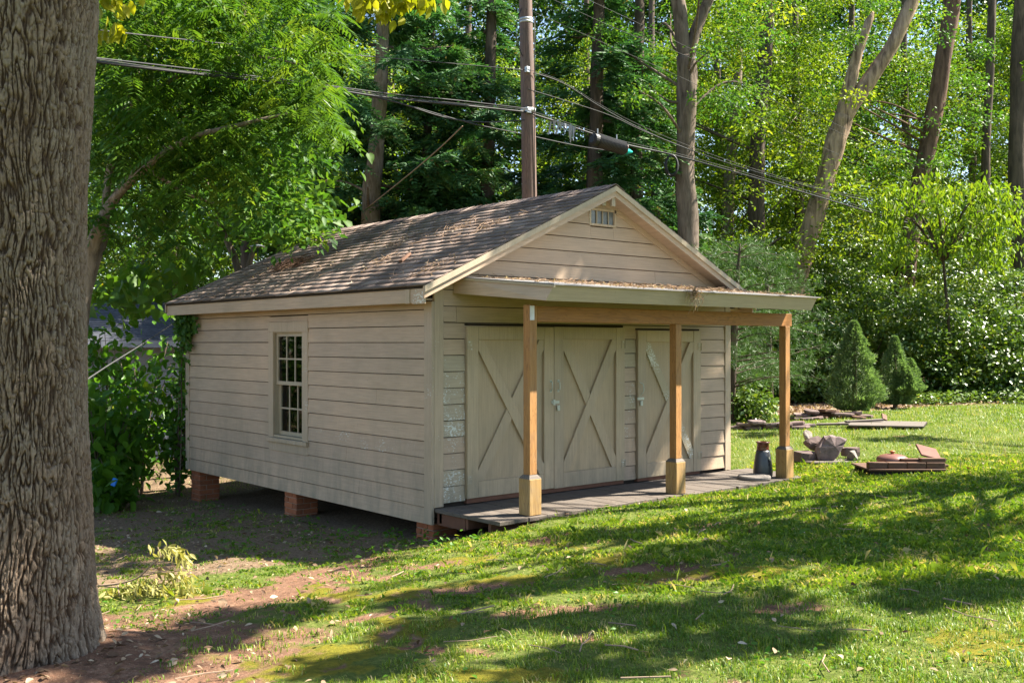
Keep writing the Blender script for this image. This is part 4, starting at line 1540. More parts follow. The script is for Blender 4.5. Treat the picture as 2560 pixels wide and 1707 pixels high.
def build_added_shade_trees():
    """their crowns stand between the sun and the yard; gaps in the crowns make the sun flecks"""
    g = np.random.default_rng(5)
    # bands of shade on the ground: two ends (picture positions), half width, clump count
    bands = [(2352, 1215, 1750, 1265, 46, 42), (1750, 1265, 1300, 1335, 26, 26), (1300, 1335, 950, 1372, 16, 14), (2352, 1100, 2100, 1125, 12, 11), (1500, 1226, 1290, 1236, 7, 6), (1800, 1203, 1620, 1222, 7, 6),
             (2352, 1345, 2080, 1372, 18, 13), (1740, 1395, 1290, 1432, 15, 15), (1820, 1455, 1560, 1488, 8, 7), (1430, 1515, 1190, 1545, 8, 6), (520, 1415, 700, 1402, 16, 12), (310, 1472, 500, 1462, 12, 9),
             (940, 1450, 1160, 1425, 18, 11), (760, 1528, 960, 1520, 7, 5), (60, 1545, 350, 1530, 18, 11), (230, 1195, 900, 1245, 50, 72), (230, 1290, 450, 1283, 20, 14), (2000, 1012, 2150, 1005, 6, 6), (1690, 1000, 1760, 1000, 6, 5)]
    C = []
    for x0, y0, x1, y1, hw, n in bands:
        for _ in range(n):
            t = g.random()
            p = on_ground(x0 + (x1 - x0) * t, y0 + (y1 - y0) * t + np.clip(g.normal(0, .55), -1, 1) * hw)
            if shed_blocks(p):
                continue
            h = g.uniform(6.5, 9.5)
            C.append(p + SUN * ((h - p[2]) / SUN[2]))
    # shade along the roof
    def roof_pt(xd, yd):
        r = FW + RT * (xd * KD - 1280) / FPX + UP * (CYP - yd * KD) / FPX
        t = (EAVE_Z + PITCH * (CAM[0] - EAVE_X) - CAM[2]) / (r[2] - PITCH * r[0])
        return CAM + r * t
    for (xa, ya), (xb, yb), wd, n in (((420, 672), (720, 560), 20, 22), ((500, 668), (860, 535), 12, 14), ((690, 650), (960, 545), 6, 6), ((860, 645), (1150, 540), 6, 6), ((800, 560), (1000, 510), 8, 6), 
                                      ((930, 525), (1320, 452), 7, 9), ((1080, 560), (1370, 445), 5, 5)):
        for _ in range(n):
            t = g.random()
            p = roof_pt(xa + (xb - xa) * t + g.normal(0, wd * .5), ya + (yb - ya) * t + g.normal(0, wd * .5))
            h = g.uniform(10.5, 13.0)
            C.append(p + SUN * ((h - p[2]) / SUN[2]))
    for x0, x1, z0, z1, n in ((.4, 4.4, 2.55, 3.5, 36), (4.15, 4.8, .9, 2.0, 7), (4.15, 4.8, .2, .9, 3), (3.0, 4.1, .2, 1.2, 6)):
        for _ in range(n):
            p = np.array([g.uniform(x0, x1), 0, g.uniform(z0, z1)])
            if z0 > 2 and p[2] > 3.6 - abs(p[0] - 2.42) * PITCH:
                continue
            h = g.uniform(9.5, 12.0)
            C.append(p + SUN * ((h - p[2]) / SUN[2]))
    for _ in range(46):
        p = np.array([TRUNK_XY[0] + g.uniform(-.1, .4), TRUNK_XY[1] - g.uniform(-.1, .4), g.choice([g.uniform(1.7, 5.0), g.uniform(.2, 1.7)], p=[.78, .22])])
        h = g.uniform(9.0, 11.5)
        C.append(p + SUN * ((h - p[2]) / SUN[2]))
    C = np.array(C)
    bases = np.array([(12.5, -7.5), (8.2, -13.0), (8.3, -5.4)])
    own = np.argmin(np.hypot(C[:, None, 0] - bases[None, :, 0], C[:, None, 1] - bases[None, :, 1]), 1)
    for k, (bx, by) in enumerate(bases):
        b = np.array([bx, by, gz1(bx, by) - .1])
        root = empty('shade_tree', b)
        tag(root, ['tall oak right of the lawn, farthest of the three shade trees', 'tall oak beside the near right corner of the lawn', 'slim oak nearest the porch, right of the lawn'][k], 'tree', 'shade trees along the right of the lawn')
        Ck = C[own == k] - b
        V, F, T = leaf_cloud(Ck, g.uniform(.18, .34, len(Ck)), 72, g, (.11, .17), .6, -.2, .5)
        np_mesh('crown', V, F, M['broad'], root, False, dict(tint=T))  # crown shaped only by the clumps placed to cast chosen shadows
        trunk_path('trunk', [(0, 0, 0), (.1, .05, 3), (-.05, .1, 6.5), (.1, 0, 12)], [.26, .2, .15, .04], M['bark'], root)
        if len(Ck):
            limbs(root, lambda h: np.array([0, 0, np.clip(h, 3.5, 11)]), Ck, M['bark'], g, 22, .055, zmin=3.5, in_view=lambda q_: seen(q_ + b))


build_added_shade_trees()


# ------------------------------------------------------------------ woodland trees
CR = {}
CR['a'] = crown_mesh('crown', 200, 120, 3.4, 1.6, 11.5, M['broad'], 31, (.4, .75), (.08, .135))
CR['b'] = crown_mesh('crown', 190, 120, 3.2, 0.8, 11, M['bright'], 32, (.4, .75), (.08, .135))
CR['c'] = crown_mesh('crown', 110, 120, 3.2, 1.2, 11, M['deepleaf'], 33, (.4, .75), (.08, .135))


def forest_tree(name, label, cat, P, r, mat, crown=None, cz=0, cs=1.0, cr=0.0, group=None, offs=(0, 0), forks=(), nl=8, seed=0):
    P = [np.asarray(p, float) for p in P]
    b = P[0].copy()
    b[2] = gz1(b[0], b[1]) - .1
    P[0] = b
    root = empty(name, b)
    tag(root, label, cat, group)
    trunk_path('trunk', rel(P, b), r, mat, root)
    for fp, fr in forks:
        trunk_path('fork', rel(fp, b), fr, mat, root, 12)
    if crown:
        me, C = CR[crown]
        o = link_mesh('crown', me, root)
        o.location = (offs[0], offs[1], cz)
        o.scale = (cs, cs, cs)
        o.rotation_euler = (0, 0, cr)
        g = np.random.default_rng(seed + 100)
        Cw = (np.array([Matrix.Rotation(cr, 3, 'Z') @ Vector(c) for c in C]) * cs + np.array([offs[0], offs[1], cz]))
        Q = spline(rel(P, b), 6)

        def anchor(h):
            i = int(np.argmin(np.abs(Q[:, 2] - h)))
            return Q[i]
        limbs(root, anchor, Cw[Cw[:, 2] < 10], mat, g, nl, .045, zmin=1.5)
    return root


def A(d, *pts):
    return [at(x, y, d) for x, y in pts]


forest_tree('twin_stem_tree', 'tall grey tree forking into two stems behind the porch gable', 'tree', A(24, (1582, 960), (1580, 540), (1573, 380), (1578, 210), (1576, 130)), [.27, .235, .225, .23, .22], M['bark'],
            'c', 6.0, .9, .4, forks=[(A(24, (1574, 140), (1562, 40), (1552, -60), (1545, -300)), [.17, .16, .15, .05]), (A(24, (1580, 150), (1598, 70), (1632, -10), (1690, -160), (1730, -330)), [.15, .13, .12, .1, .04])], seed=1)
forest_tree('straight_tree', 'straight dark trunk wrapped in bright leaves right of the twin stems', 'tree', A(30, (1728, 960), (1735, 640), (1742, 300), (1760, 100), (1768, -200)), [.26, .24, .22, .2, .14], M['bark_dark'], 'b', .5, 1.15, 1.0, seed=2)
forest_tree('ivy_clad_tree', 'short pale trunk half hidden by leaves between two taller trees', 'tree', A(33, (1660, 950), (1668, 600), (1678, 380), (1690, 240), (1700, 100)), [.2, .19, .18, .16, .08], M['bark_pale'], 'b', 1.0, 1.0, 2.2, seed=3)
forest_tree('dead_snag', 'leaning bare dead tree with a broken forked top', 'tree', A(28, (1765, 960), (1800, 770), (1832, 640), (1852, 560), (1885, 450), (1915, 340), (1938, 268)), [.31, .29, .27, .265, .265, .27, .25], M['bark_snag'], None,
            forks=[(A(28, (1930, 290), (1978, 210), (2035, 128), (2080, 40), (2115, -50), (2150, -160)), [.21, .20, .195, .185, .16, .10]),
                   (A(28, (1928, 290), (1952, 190), (1975, 110), (1996, 50), (2006, 28)), [.20, .165, .13, .10, .03])])
forest_tree('leaning_tree', 'slender brown trunk leaning right at the upper right', 'tree', A(31, (2062, 960), (2088, 560), (2112, 420), (2140, 290), (2163, 160), (2183, 30), (2205, -150)), [.29, .27, .26, .25, .25, .24, .2], M['bark_red'], 'c', 5.5, 1.0, .9, seed=4)
forest_tree('thin_tree', 'thin dark trunk seen through leaves near the right edge', 'tree', A(34, (2258, 950), (2262, 500), (2266, 320), (2276, 100), (2282, -120)), [.17, .15, .14, .13, .1], M['bark_dark'], None)
forest_tree('edge_tree', 'thick shaded trunk at the right edge of the woods', 'tree', A(29, (2352, 950), (2344, 560), (2336, 380), (2342, 150), (2350, -80)), [.27, .25, .24, .22, .2], M['bark_dark'], None)
forest_tree('pale_trunk_tree', 'small grey trunk beyond the shed roof at the left', 'tree', A(30, (396, 1000), (398, 650), (400, 540), (404, 430), (410, 200)), [.2, .17, .16, .15, .1], M['bark'], 'a', 2.2, 1.0, 3.5, seed=7)
forest_tree('leaning_sapling', 'hickory sapling with drooping yellow-green leaves at the right', 'tree', A(26, (2190, 950), (2180, 760), (2170, 640), (2160, 520), (2150, 430)), [.045, .04, .035, .03, .015], M['bark_dark'], None)
# more leafy trees deeper in the woods
for i, (xd, d, cr_, cz, cs, lab) in enumerate((
        (1650, 36, 'b', 1.2, 1.1, 'leafy tree behind the short pale trunk'), (1830, 34, 'b', 0.6, 1.0, 'bright leafy tree just behind the dead snag'), (1960, 38, 'b', 1.5, 1.2, 'bright leafy tree in the gap of the forked snag'),
        (2080, 36, 'a', .2, 1.0, 'leafy tree behind the slender leaning trunk'), (2230, 39, 'b', 1.2, 1.15, 'bright leafy tree behind the thin dark trunk'), (2395, 38, 'a', .4, 1.2, 'leafy tree cut by the right edge of the picture'),
        (560, 26, 'a', -.4, 1.0, 'leafy tree beyond the far end of the shed roof'), (330, 33, 'a', -.6, 1.2, 'leafy tree behind the neighbouring roof at the left'), (180, 31, 'a', -.6, 1.2, 'dark leafy tree hidden behind the oak trunk'), (740, 33, 'b', .5, 1.1, 'bright leafy tree left of the cedar trunks'),
        (1080, 37, 'b', .4, 1.1, 'bright leafy tree behind the cedars left of the pole'), (1350, 38, 'b', .8, 1.1, 'leafy tree behind the cedar right of the pole'), (1500, 35, 'a', .2, 1.0, 'leafy tree between the cedar and the twin stems'), (900, 38, 'b', .4, 1.1, 'leafy tree deep behind the first cedar trunk'))):
    forest_tree('woodland_tree', lab, 'tree', A(d, (xd, 950), (xd + 6, 500), (xd - 4, 100), (xd + 3, -200)), [.17, .15, .12, .06], M['bark_dark'], cr_, cz, cs, i * 1.3, 'trees in the woods behind the shed', seed=20 + i, nl=7)

# sapling foliage of its own
def spray_leaves(centres, n, g, Ln, ar, spread, mat, parent, name, origin, droop=-.9, heart=False, tintm=.5):
    P = np.concatenate([c + g.normal(0, 1, (n, 3)) * np.asarray(spread) for c in centres]) - origin
    A_ = norm(g.normal(0, .6, (len(P), 3)) + [0, 0, droop])
    ln = g.uniform(*Ln, len(P))
    V, F, k = oval_vf(P, A_, norm(g.normal(0, .6, (len(P), 3)) + [0, 0, 1]), ln, ln * ar, .15, heart)
    return np_mesh(name, V, F, mat, parent, False, dict(tint=np.repeat(np.clip(g.normal(tintm, .22, len(P)), 0, 1), k)))


def named(n):
    return [o for o in bpy.data.objects if o.name.split('.')[0] == n and not o.parent][-1]


g = np.random.default_rng(77)
sap = named('leaning_sapling')
cs = []
for _ in range(95):
    xd = g.uniform(2020, 2340)
    yd = 395 + abs(xd - 2180) * .35 + g.uniform(0, 170)
    cs.append(at(xd, yd, 26 + g.uniform(-1, 1.2)))
spray_leaves(cs, 42, g, (.13, .22), .33, (.22, .22, .14), M['bright'], sap, 'crown', np.array(sap.location))
for c in cs[::5]:
    b = np.array(sap.location)
    Q = spline([at(2165, 600, 26) - b, (at(2165, 560, 26) - b + c - b) / 2 + [0, 0, .25], c - b], 4)
    V, F = tube_vf(Q, np.linspace(.03, .008, len(Q)), 5)
    MB().add(V, F).build('limb', M['bark_dark'], sap, True)


# ------------------------------------------------------------------ far wood, one mass
def build_far_wood():
    g = np.random.default_rng(55)
    C = []
    for _ in range(2500):
        d = g.uniform(42, 56)
        xd = g.uniform(-250, 2600)
        ztop = 22 + 2.5 * math.sin(xd * .013) + 1.5 * math.sin(xd * .041)
        z = g.uniform(0, 1) ** .8 * ztop
        p = at(xd, 784, d)
        p[2] = z
        C.append(p)
    C = np.array(C)
    V, F, T = leaf_cloud(C, g.uniform(.7, 1.3, len(C)), 62, g, (.22, .33), .6, -.3, .6)
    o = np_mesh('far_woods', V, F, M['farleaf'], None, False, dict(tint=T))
    tag(o, 'mass of far leafy woods filling the gaps between the trees', 'woods', kind='stuff')
    for k, (f_, r_) in enumerate(((5.0, 2.3),)):
        c = o.copy()
        COL.objects.link(c)
        q = FW * f_ + RT * r_
        c.location = (q[0], q[1], .6 + k)
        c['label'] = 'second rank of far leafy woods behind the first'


build_far_wood()


# ------------------------------------------------------------------ cedars
def cedar_mesh(seed, H, R0, zlow, n_limb, mat):
    g = np.random.default_rng(seed)
    P, A_, Nn, Ln, T = [], [], [], [], []
    limbs_ = []
    zup = np.array([0, 0, 1.0])
    m = 8
    u = np.linspace(.05, 1, m)
    for k in range(n_limb):
        z = zlow + (H - zlow) * (k + g.random()) / n_limb
        rmax = R0 * (1 - ((z - zlow) / (H - zlow + .5)) ** 1.5) * g.uniform(.7, 1.15)
        az = g.uniform(0, 2 * np.pi)
        dr = np.array([math.cos(az), math.sin(az), 0])
        sd = np.array([-dr[1], dr[0], 0])
        limbs_.append((z, az, rmax))
        tl = g.normal(.45, .16)
        ns = max(int(9 * rmax), 4)
        s = np.tile(np.linspace(.3, 1.0, ns), 2)
        sg = np.repeat([-1, 1], ns)
        c = dr * (rmax * s)[:, None] + zup * (z - .25 * rmax * s + .22 * rmax * s * s)[:, None]
        n = len(s)
        ax = norm(dr * g.uniform(.4, 1, n)[:, None] + sd * (sg * g.uniform(.3, 1.1, n) * (1.15 - s * .6))[:, None] + zup * g.uniform(-.6, .1, n)[:, None])
        ll = g.uniform(.4, .85, n) * (1.1 - .4 * s)
        side = norm(np.cross(ax, zup + g.normal(0, .35, (n, 3))))
        pts = c[:, None] + ax[:, None] * (ll[:, None] * u)[..., None] - zup * (.28 * ll[:, None] * u ** 2)[..., None]
        for s2 in (-1, 1):
            d2 = norm(ax[:, None] * .85 + side[:, None] * s2 * .75 + zup * g.uniform(-.35, .2, (n, m))[..., None])
            P.append(pts.reshape(-1, 3))
            A_.append(d2.reshape(-1, 3))
            Nn.append((np.cross(d2, side[:, None]) + g.normal(0, .3, (n, m, 3))).reshape(-1, 3))
            Ln.append((.24 * (1.05 - .55 * u) * g.uniform(.8, 1.3, (n, m))).ravel())
            tt = np.clip(tl + g.normal(0, .16, (n, m)) + .18 * (s > .85)[:, None], 0, .97)
            T.append(np.where(g.random((n, m)) > .012, tt, 1.0).ravel())
    P, A_, Nn, Ln, T = [np.concatenate(q) for q in (P, A_, Nn, Ln, T)]
    V, F = leaves_vf(P, A_, norm(Nn), Ln, .055, .1)
    return np_mesh('crown', V, F, mat, None, False, dict(tint=np.repeat(T, 4)), link=False), limbs_


CED = [cedar_mesh(61, 13.0, 3.0, 2.2, 84, M['cedar']), cedar_mesh(62, 13.0, 2.8, 1.0, 88, M['cedar'])]


def cedar(label, xd, d, which, r, rz, path, s=1.0, cz=0.0, dead=0):
    P = A(d, *path)
    b = P[0].copy()
    b[2] = gz1(b[0], b[1]) - .1
    P[0] = b
    root = empty('cedar_tree', b)
    tag(root, label, 'tree', 'cedars behind the shed')
    trunk_path('trunk', rel(P, b), r, M['bark_pale'] if dead else M['bark_dark'], root)
    me, lim = CED[which]
    o = link_mesh('crown', me, root)
    o.scale = (s, s, s * (.95 if dead else .8))
    o.location = (0, 0, cz)
    o.rotation_euler = (0, 0, rz)
    g = np.random.default_rng(which + 3)
    for z, az, rm in lim[::9]:
        z = z * (.95 if dead else .8)
        a = az + rz
        d_ = np.array([math.cos(a), math.sin(a), 0]) * s
        Q = spline([(0, 0, z * s + cz), d_ * rm * .5 + [0, 0, z * s + cz - .1], d_ * rm * .95 + [0, 0, z * s + cz - .02]], 4)
        V, F = tube_vf(Q, np.linspace(.05, .012, len(Q)), 5)
        MB().add(V, F).build('limb', M['bark_dark'], root, True)
    for k in range(dead):
        z = g.uniform(2.5, 6)
        a = g.uniform(0, 6.28)
        d_ = np.array([math.cos(a), math.sin(a), g.uniform(-.1, .45)])
        ln = g.uniform(1, 2.4)
        Q = spline([(0, 0, z), d_ * ln * .5 + [0, 0, z + .1], d_ * ln + [0, 0, z - .15 + g.normal(0, .2)]], 4)
        V, F = tube_vf(Q, np.linspace(.04, .006, len(Q)), 5)
        MB().add(V, F).build('bare_limb', M['bark_pale'], root, True)


cedar('cedar with a pale bare lower trunk left of the utility pole', 860, 24.5, 0, [.26, .22, .2, .18, .1], .3, ((846, 960), (850, 520), (860, 380), (872, 240), (885, -100)), 1.0, 2.8, 9)
cedar('slim dark cedar trunk beside the pale-trunked cedar', 980, 26.5, 1, [.16, .13, .12, .11, .08], 1.9, ((975, 960), (976, 520), (980, 340), (986, 180), (992, -100)), .95, 2.6)
cedar('cedar just left of the utility pole', 1120, 25.5, 0, [.2, .17, .15, .14, .1], 4.1, ((1112, 960), (1118, 520), (1122, 320), (1126, 160), (1130, -100)), .95, 1.0)
cedar('full dark cedar right of the utility pole above the gable', 1370, 25.2, 1, [.24, .2, .18, .16, .1], 2.7, ((1360, 960), (1364, 520), (1368, 320), (1372, 160), (1378, -100)), 1.08, 0)
cedar('cedar with low sprays behind the gable peak', 1470, 26.0, 1, [.2, .17, .15, .14, .1], 5.2, ((1455, 960), (1460, 520), (1463, 320), (1466, 160), (1470, -100)), .95, -.4)
cedar('dark cedar at the top left of the cedar row', 730, 28.0, 0, [.2, .17, .15, .14, .1], 5.9, ((725, 960), (728, 520), (732, 320), (735, 160), (740, -100)), .9, 3.0)


# ------------------------------------------------------------------ feathery silk tree
def build_silk_tree():
    g = np.random.default_rng(88)
    b = at(170, 1100, 13.4)
    b[2] = gz1(b[0], b[1]) - .1
    root = empty('silk_tree', b)
    tag(root, 'silk tree with feathery drooping fronds over the left of the shed', 'tree')
    stems = [([b, at(178, 800, 13.4), at(205, 600, 13.4), at(238, 500, 13.3), at(275, 440, 13.3), at(330, 370, 13.2)], [.13, .12, .10, .075, .06, .03]),
             ([at(190, 700, 13.4), at(222, 590, 13.6), at(240, 540, 13.7), at(250, 400, 13.8), at(300, 250, 13.8), at(380, 120, 13.7)], [.08, .07, .055, .05, .04, .02]),
             ([at(250, 470, 13.3), at(330, 390, 12.9), at(430, 320, 12.6), at(540, 290, 12.5), at(660, 260, 12.4)], [.055, .045, .035, .03, .012]),
             ([at(300, 250, 13.8), at(420, 170, 13.5), at(560, 130, 13.2), at(700, 150, 13.0)], [.04, .03, .025, .01]),
             ([at(330, 380, 13.2), at(420, 440, 12.9), at(500, 470, 12.8)], [.035, .025, .01]),
             ([at(250, 400, 13.8), at(330, 120, 14), at(420, -40, 14.2), at(600, -160, 14.2)], [.05, .04, .03, .02])]
    pts = []
    for i, (P, r) in enumerate(stems):
        trunk_path('trunk' if i == 0 else 'limb', rel(P, b), r, M['bark_pale'], root, 9, 5, .03)
        pts.append(spline(P, 10))
    pts = np.concatenate(pts)
    # frond bases: around the limbs, in hanging tiers
    C = []
    for _ in range(330):
        xd = g.uniform(215, 770)
        top = 40 + 30 * math.sin(xd * .02)
        yd = g.choice([g.uniform(-60, 120), g.uniform(120, 260), g.uniform(200, 400), g.uniform(330, 560)], p=[.27, .27, .3, .16])
        if yd > 300 and xd > 560 + g.uniform(-60, 60):
            continue
        if yd > 420 and xd > 420:
            continue
        C.append(at(xd, yd, g.uniform(12.0, 14.6)))
    P, A_, Nn, Ln, Wd, T = [], [], [], [], [], []
    for c in C:
        k = g.integers(3, 6)
        tl = g.normal(.5, .2)
        for _ in range(k):
            az = g.uniform(0, 2 * np.pi)
            ax = np.array([math.cos(az), math.sin(az), g.uniform(-.5, .15)])
            ax /= np.linalg.norm(ax)
            ll = g.uniform(.30, .50)
            side = norm(np.cross(ax, np.array([0, 0, 1.0])) + g.normal(0, .15, 3))
            o = c + g.normal(0, .07, 3)
            m = 9
            for u in np.linspace(.12, 1, m):
                p = o + ax * ll * u + np.array([0, 0, -.55 * ll * u * u])
                for s2 in (-1, 1):
                    d2 = norm(side * s2 + ax * .55 + np.array([0, 0, -.55]))
                    P.append(p)
                    A_.append(d2)
                    Nn.append(np.array([0, 0, 1.0]) + g.normal(0, .25, 3))
                    Ln.append(.165 * (1.15 - .5 * u) * g.uniform(.85, 1.15))
                    Wd.append(.034)
                    T.append(np.clip(tl + g.normal(0, .1), 0, 1))
    V, F = leaves_vf(np.array(P) - b, np.array(A_), norm(np.array(Nn)), np.array(Ln), np.array(Wd), .12)
    np_mesh('crown', V, F, M['mimosa'], root, False, dict(tint=np.repeat(T, 4)))
    # second, bushier layer of plain leaves that fills the crown from behind
    Cb = np.array([at(g.uniform(190, 720), g.uniform(-80, 560), g.uniform(12.6, 16.5)) for _ in range(190)]) - b
    V, F, T = leaf_cloud(Cb, g.uniform(.25, .5, len(Cb)), 55, g, (.09, .16), .5, -.5)
    np_mesh('inner_crown', V, F, M['deepleaf'], root, False, dict(tint=T))


build_silk_tree()


# ------------------------------------------------------------------ heart-leaved tree behind the roof
def build_heart_tree():
    g = np.random.default_rng(91)
    b = at(560, 900, 18.5)
    b[2] = gz1(b[0], b[1]) - .1
    root = empty('heart_leaved_tree', b)
    tag(root, 'young tree with large heart-shaped leaves rising behind the shed roof', 'tree')
    for i, (P, r) in enumerate((([b, at(556, 700, 18.5), at(545, 612, 18.5), at(520, 550, 18.5), at(500, 500, 18.4), at(470, 400, 18.2)], [.09, .08, .07, .055, .045, .02]),
                                ([at(556, 700, 18.5), at(572, 610, 18.5), at(590, 540, 18.4), at(600, 450, 18.3), at(640, 330, 18.2), at(700, 300, 18)], [.06, .055, .045, .04, .025, .012]))):
        trunk_path('trunk' if i == 0 else 'limb', rel(P, b), r, M['bark'], root, 9, 5, .03)
    cs = [at(x, y, 18 + g.uniform(-.8, .8)) for x, y in ((700, 290), (720, 320), (740, 300), (690, 370), (715, 390), (650, 420), (700, 470), (735, 500), (690, 500), (640, 500), (600, 430), (560, 400), (520, 420), (540, 480), (480, 500),
                                                         (450, 580), (430, 620), (300, 640), (330, 680), (280, 670), (250, 660), (360, 600), (610, 360), (650, 330), (580, 330), (500, 350), (600, 500))]
    spray_leaves(cs, 34, g, (.17, .28), .85, (.30, .30, .24), M['bigleaf'], root, 'crown', b, -.7, True)


build_heart_tree()


# ------------------------------------------------------------------ soft young pine and thin stem right of the shed
def build_pine():
    g = np.random.default_rng(95)
    b = at(1679, 955, 20)
    b[2] = gz1(b[0], b[1]) - .05
    root = empty('young_pine', b)
    tag(root, 'young soft-needled pine with a thin dark stem beside the shed corner', 'tree')
    P = [b, at(1683, 850, 20), at(1688, 740, 20), at(1694, 640, 20), at(1700, 560, 20)]
    trunk_path('trunk', rel(P, b), [.085, .075, .065, .045, .015], M['bark_dark'], root, 9, 5, .03)
    Q = spline(P, 12)
    V_, A_, T = [], [], []
    Pn, An, Tn = [], [], []
    for k in range(60):
        i = int(g.uniform(8, len(Q) - 1))
        a = Q[i]
        az = g.uniform(0, 2 * np.pi)
        ln = g.uniform(.8, 1.9) * (1.15 - i / len(Q) * .6)
        d = np.array([math.cos(az), math.sin(az), g.uniform(-.05, .3)])
        e = spline([a, a + d * ln * .5 + [0, 0, .05], a + d * ln + [0, 0, g.uniform(-.15, .1)]], 7)
        V, F = tube_vf(e - b, np.linspace(.018, .004, len(e)), 5)
        MB().add(V, F).build('limb', M['bark_dark'], root, True)
        tt = g.normal(.5, .2)
        for q in e[3:]:
            for _ in range(3):
                c = q + g.normal(0, .10, 3)
                m = 12
                Pn.append(np.repeat(c[None], m, 0))
                An.append(norm(g.normal(0, .75, (m, 3)) + d * .5 + [0, 0, -.05]))
                Tn.append(np.clip(tt + g.normal(0, .15, m), 0, 1))
    Pn, An, Tn = np.concatenate(Pn), np.concatenate(An), np.concatenate(Tn)
    V, F = leaves_vf(Pn - b, An, rand_dirs(len(Pn), g), g.uniform(.09, .15, len(Pn)), .007, .0)
    np_mesh('needles', V, F, M['pineleaf'], root, False, dict(tint=np.repeat(Tn, 4)))
    return root


pine = build_pine()
pr2 = copy_tree(pine)
p2 = at(1770, 950, 23.5)
pr2.location = (p2[0], p2[1], gz1(p2[0], p2[1]) - .05)
pr2.rotation_euler = (0, 0, 2.1)
pr2.scale = (.95, .95, 1.05)
pr2['label'] = 'larger soft-needled pine behind the right porch post'


# ------------------------------------------------------------------ dwarf spruces
def dwarf_spruce(loc, H, Rb, label, seed, lobes=()):
    g = np.random.default_rng(seed)
    root = empty('dwarf_spruce', loc)
    tag(root, label, 'shrub', 'dwarf spruces at the edge of the lawn')
    trunk_path('trunk', [(0, 0, 0), (.02, 0, H * .4), (0, 0, H * .9)], [.05, .04, .01], M['bark_red'], root, 8)
    if lobes:
        for lx, ly, lh, lr in lobes:
            trunk_path('stem', [(0, 0, .05), (lx * .6, ly * .6, lh * .3), (lx, ly, lh * .7)], [.03, .03, .01], M['bark_red'], root, 7)
    Pn, An, T = [], [], []
    cones = [(0, 0, H, Rb, .12)] + [(a, b, h, r, .35) for a, b, h, r in lobes]
    for cx, cy_, h, r, zb in cones:
        n = int(21000 * h * r)
        u = g.random(n) ** 1.5
        z = zb + (h - zb) * u
        rr = r * (1 - u) ** .75 * np.clip(.45 + 3.2 * u, 0, 1)
        a = g.uniform(0, 2 * np.pi, n)
        lump = 1 + .55 * fbm(np.stack([np.cos(a) * 2.6, np.sin(a) * 2.6, z * 4.5], 1) + seed, 3) + .16 * (g.random(n) > .93)
        rad = rr * lump * np.sqrt(g.uniform(.55, 1.0, n)) + .01
        P = np.stack([cx + rad * np.cos(a), cy_ + rad * np.sin(a), z], 1)
        D = norm(np.stack([np.cos(a), np.sin(a), np.full(n, .75)], 1) + g.normal(0, .4, (n, 3)))
        Pn.append(P)
        An.append(D)
        T.append(np.clip(.38 + .5 * (lump - 1) + g.normal(0, .2, n), 0, 1))
    Pn, An, T = np.concatenate(Pn), np.concatenate(An), np.concatenate(T)
    V, F = leaves_vf(Pn, An, rand_dirs(len(Pn), g), g.uniform(.045, .075, len(Pn)), .02, .1)
    np_mesh('needles', V, F, M['spruce'], root, False, dict(tint=np.repeat(T, 4)))


p = on_ground(1962, 952)
dwarf_spruce((p[0], p[1], gz1(p[0], p[1]) - .02), 1.95, .56, 'taller cone-shaped dwarf spruce behind the stacked bricks', 11)
p = on_ground(2055, 938)
dwarf_spruce((p[0], p[1], gz1(p[0], p[1]) - .02), 1.62, .42, 'shorter twin-topped dwarf spruce with a bare red stem', 12, lobes=[(.34, -.18, 1.12, .30), (.05, -.25, .95, .34)])


# ------------------------------------------------------------------ glossy vine banks
def vine_shrub(label, xd, d, Rx, H, seed, n=120, per=70, lean=(0, 0), mat='vine', name='vine_covered_shrub', cat='shrub', group='vine-covered shrubs along the wood edge', ln=(.08, .14), per_ar=.62):
    g = np.random.default_rng(seed)
    b = at(xd, 900, d)
    b[2] = gz1(b[0], b[1]) - .05
    root = empty(name, b)
    tag(root, label, cat, group)
    th = g.uniform(0, 2 * np.pi, n)
    ph = np.arccos(g.uniform(0, 1, n))
    rr = g.uniform(.55, 1.0, n) * (1 + .3 * fbm(np.stack([np.cos(th), np.sin(th), ph], 1) * 1.7 + seed, 2))
    C = np.stack([Rx * rr * np.sin(ph) * np.cos(th), Rx * rr * np.sin(ph) * np.sin(th), H * rr * np.cos(ph) + .15], 1)
    C[:, 0] += lean[0] * C[:, 2]
    C[:, 1] += lean[1] * C[:, 2]
    V, F, T = leaf_cloud(C, g.uniform(.25, .5, n), per, g, ln, per_ar, -.35, .5)
    ok = V[F].reshape(-1, 9).min(1) > -99
    np_mesh('leaves', V, F[ok], M[mat], root, False, dict(tint=T))
    for i in range(5):
        c = C[i]
        Q = spline([(g.normal(0, .1), g.normal(0, .1), 0), c * [.5, .5, .5] + g.normal(0, .1, 3), c], 4)
        Vt, Ft = tube_vf(Q, np.linspace(.035, .01, len(Q)), 6)
        MB().add(Vt, Ft).build('stem', M['bark_dark'], root, True)


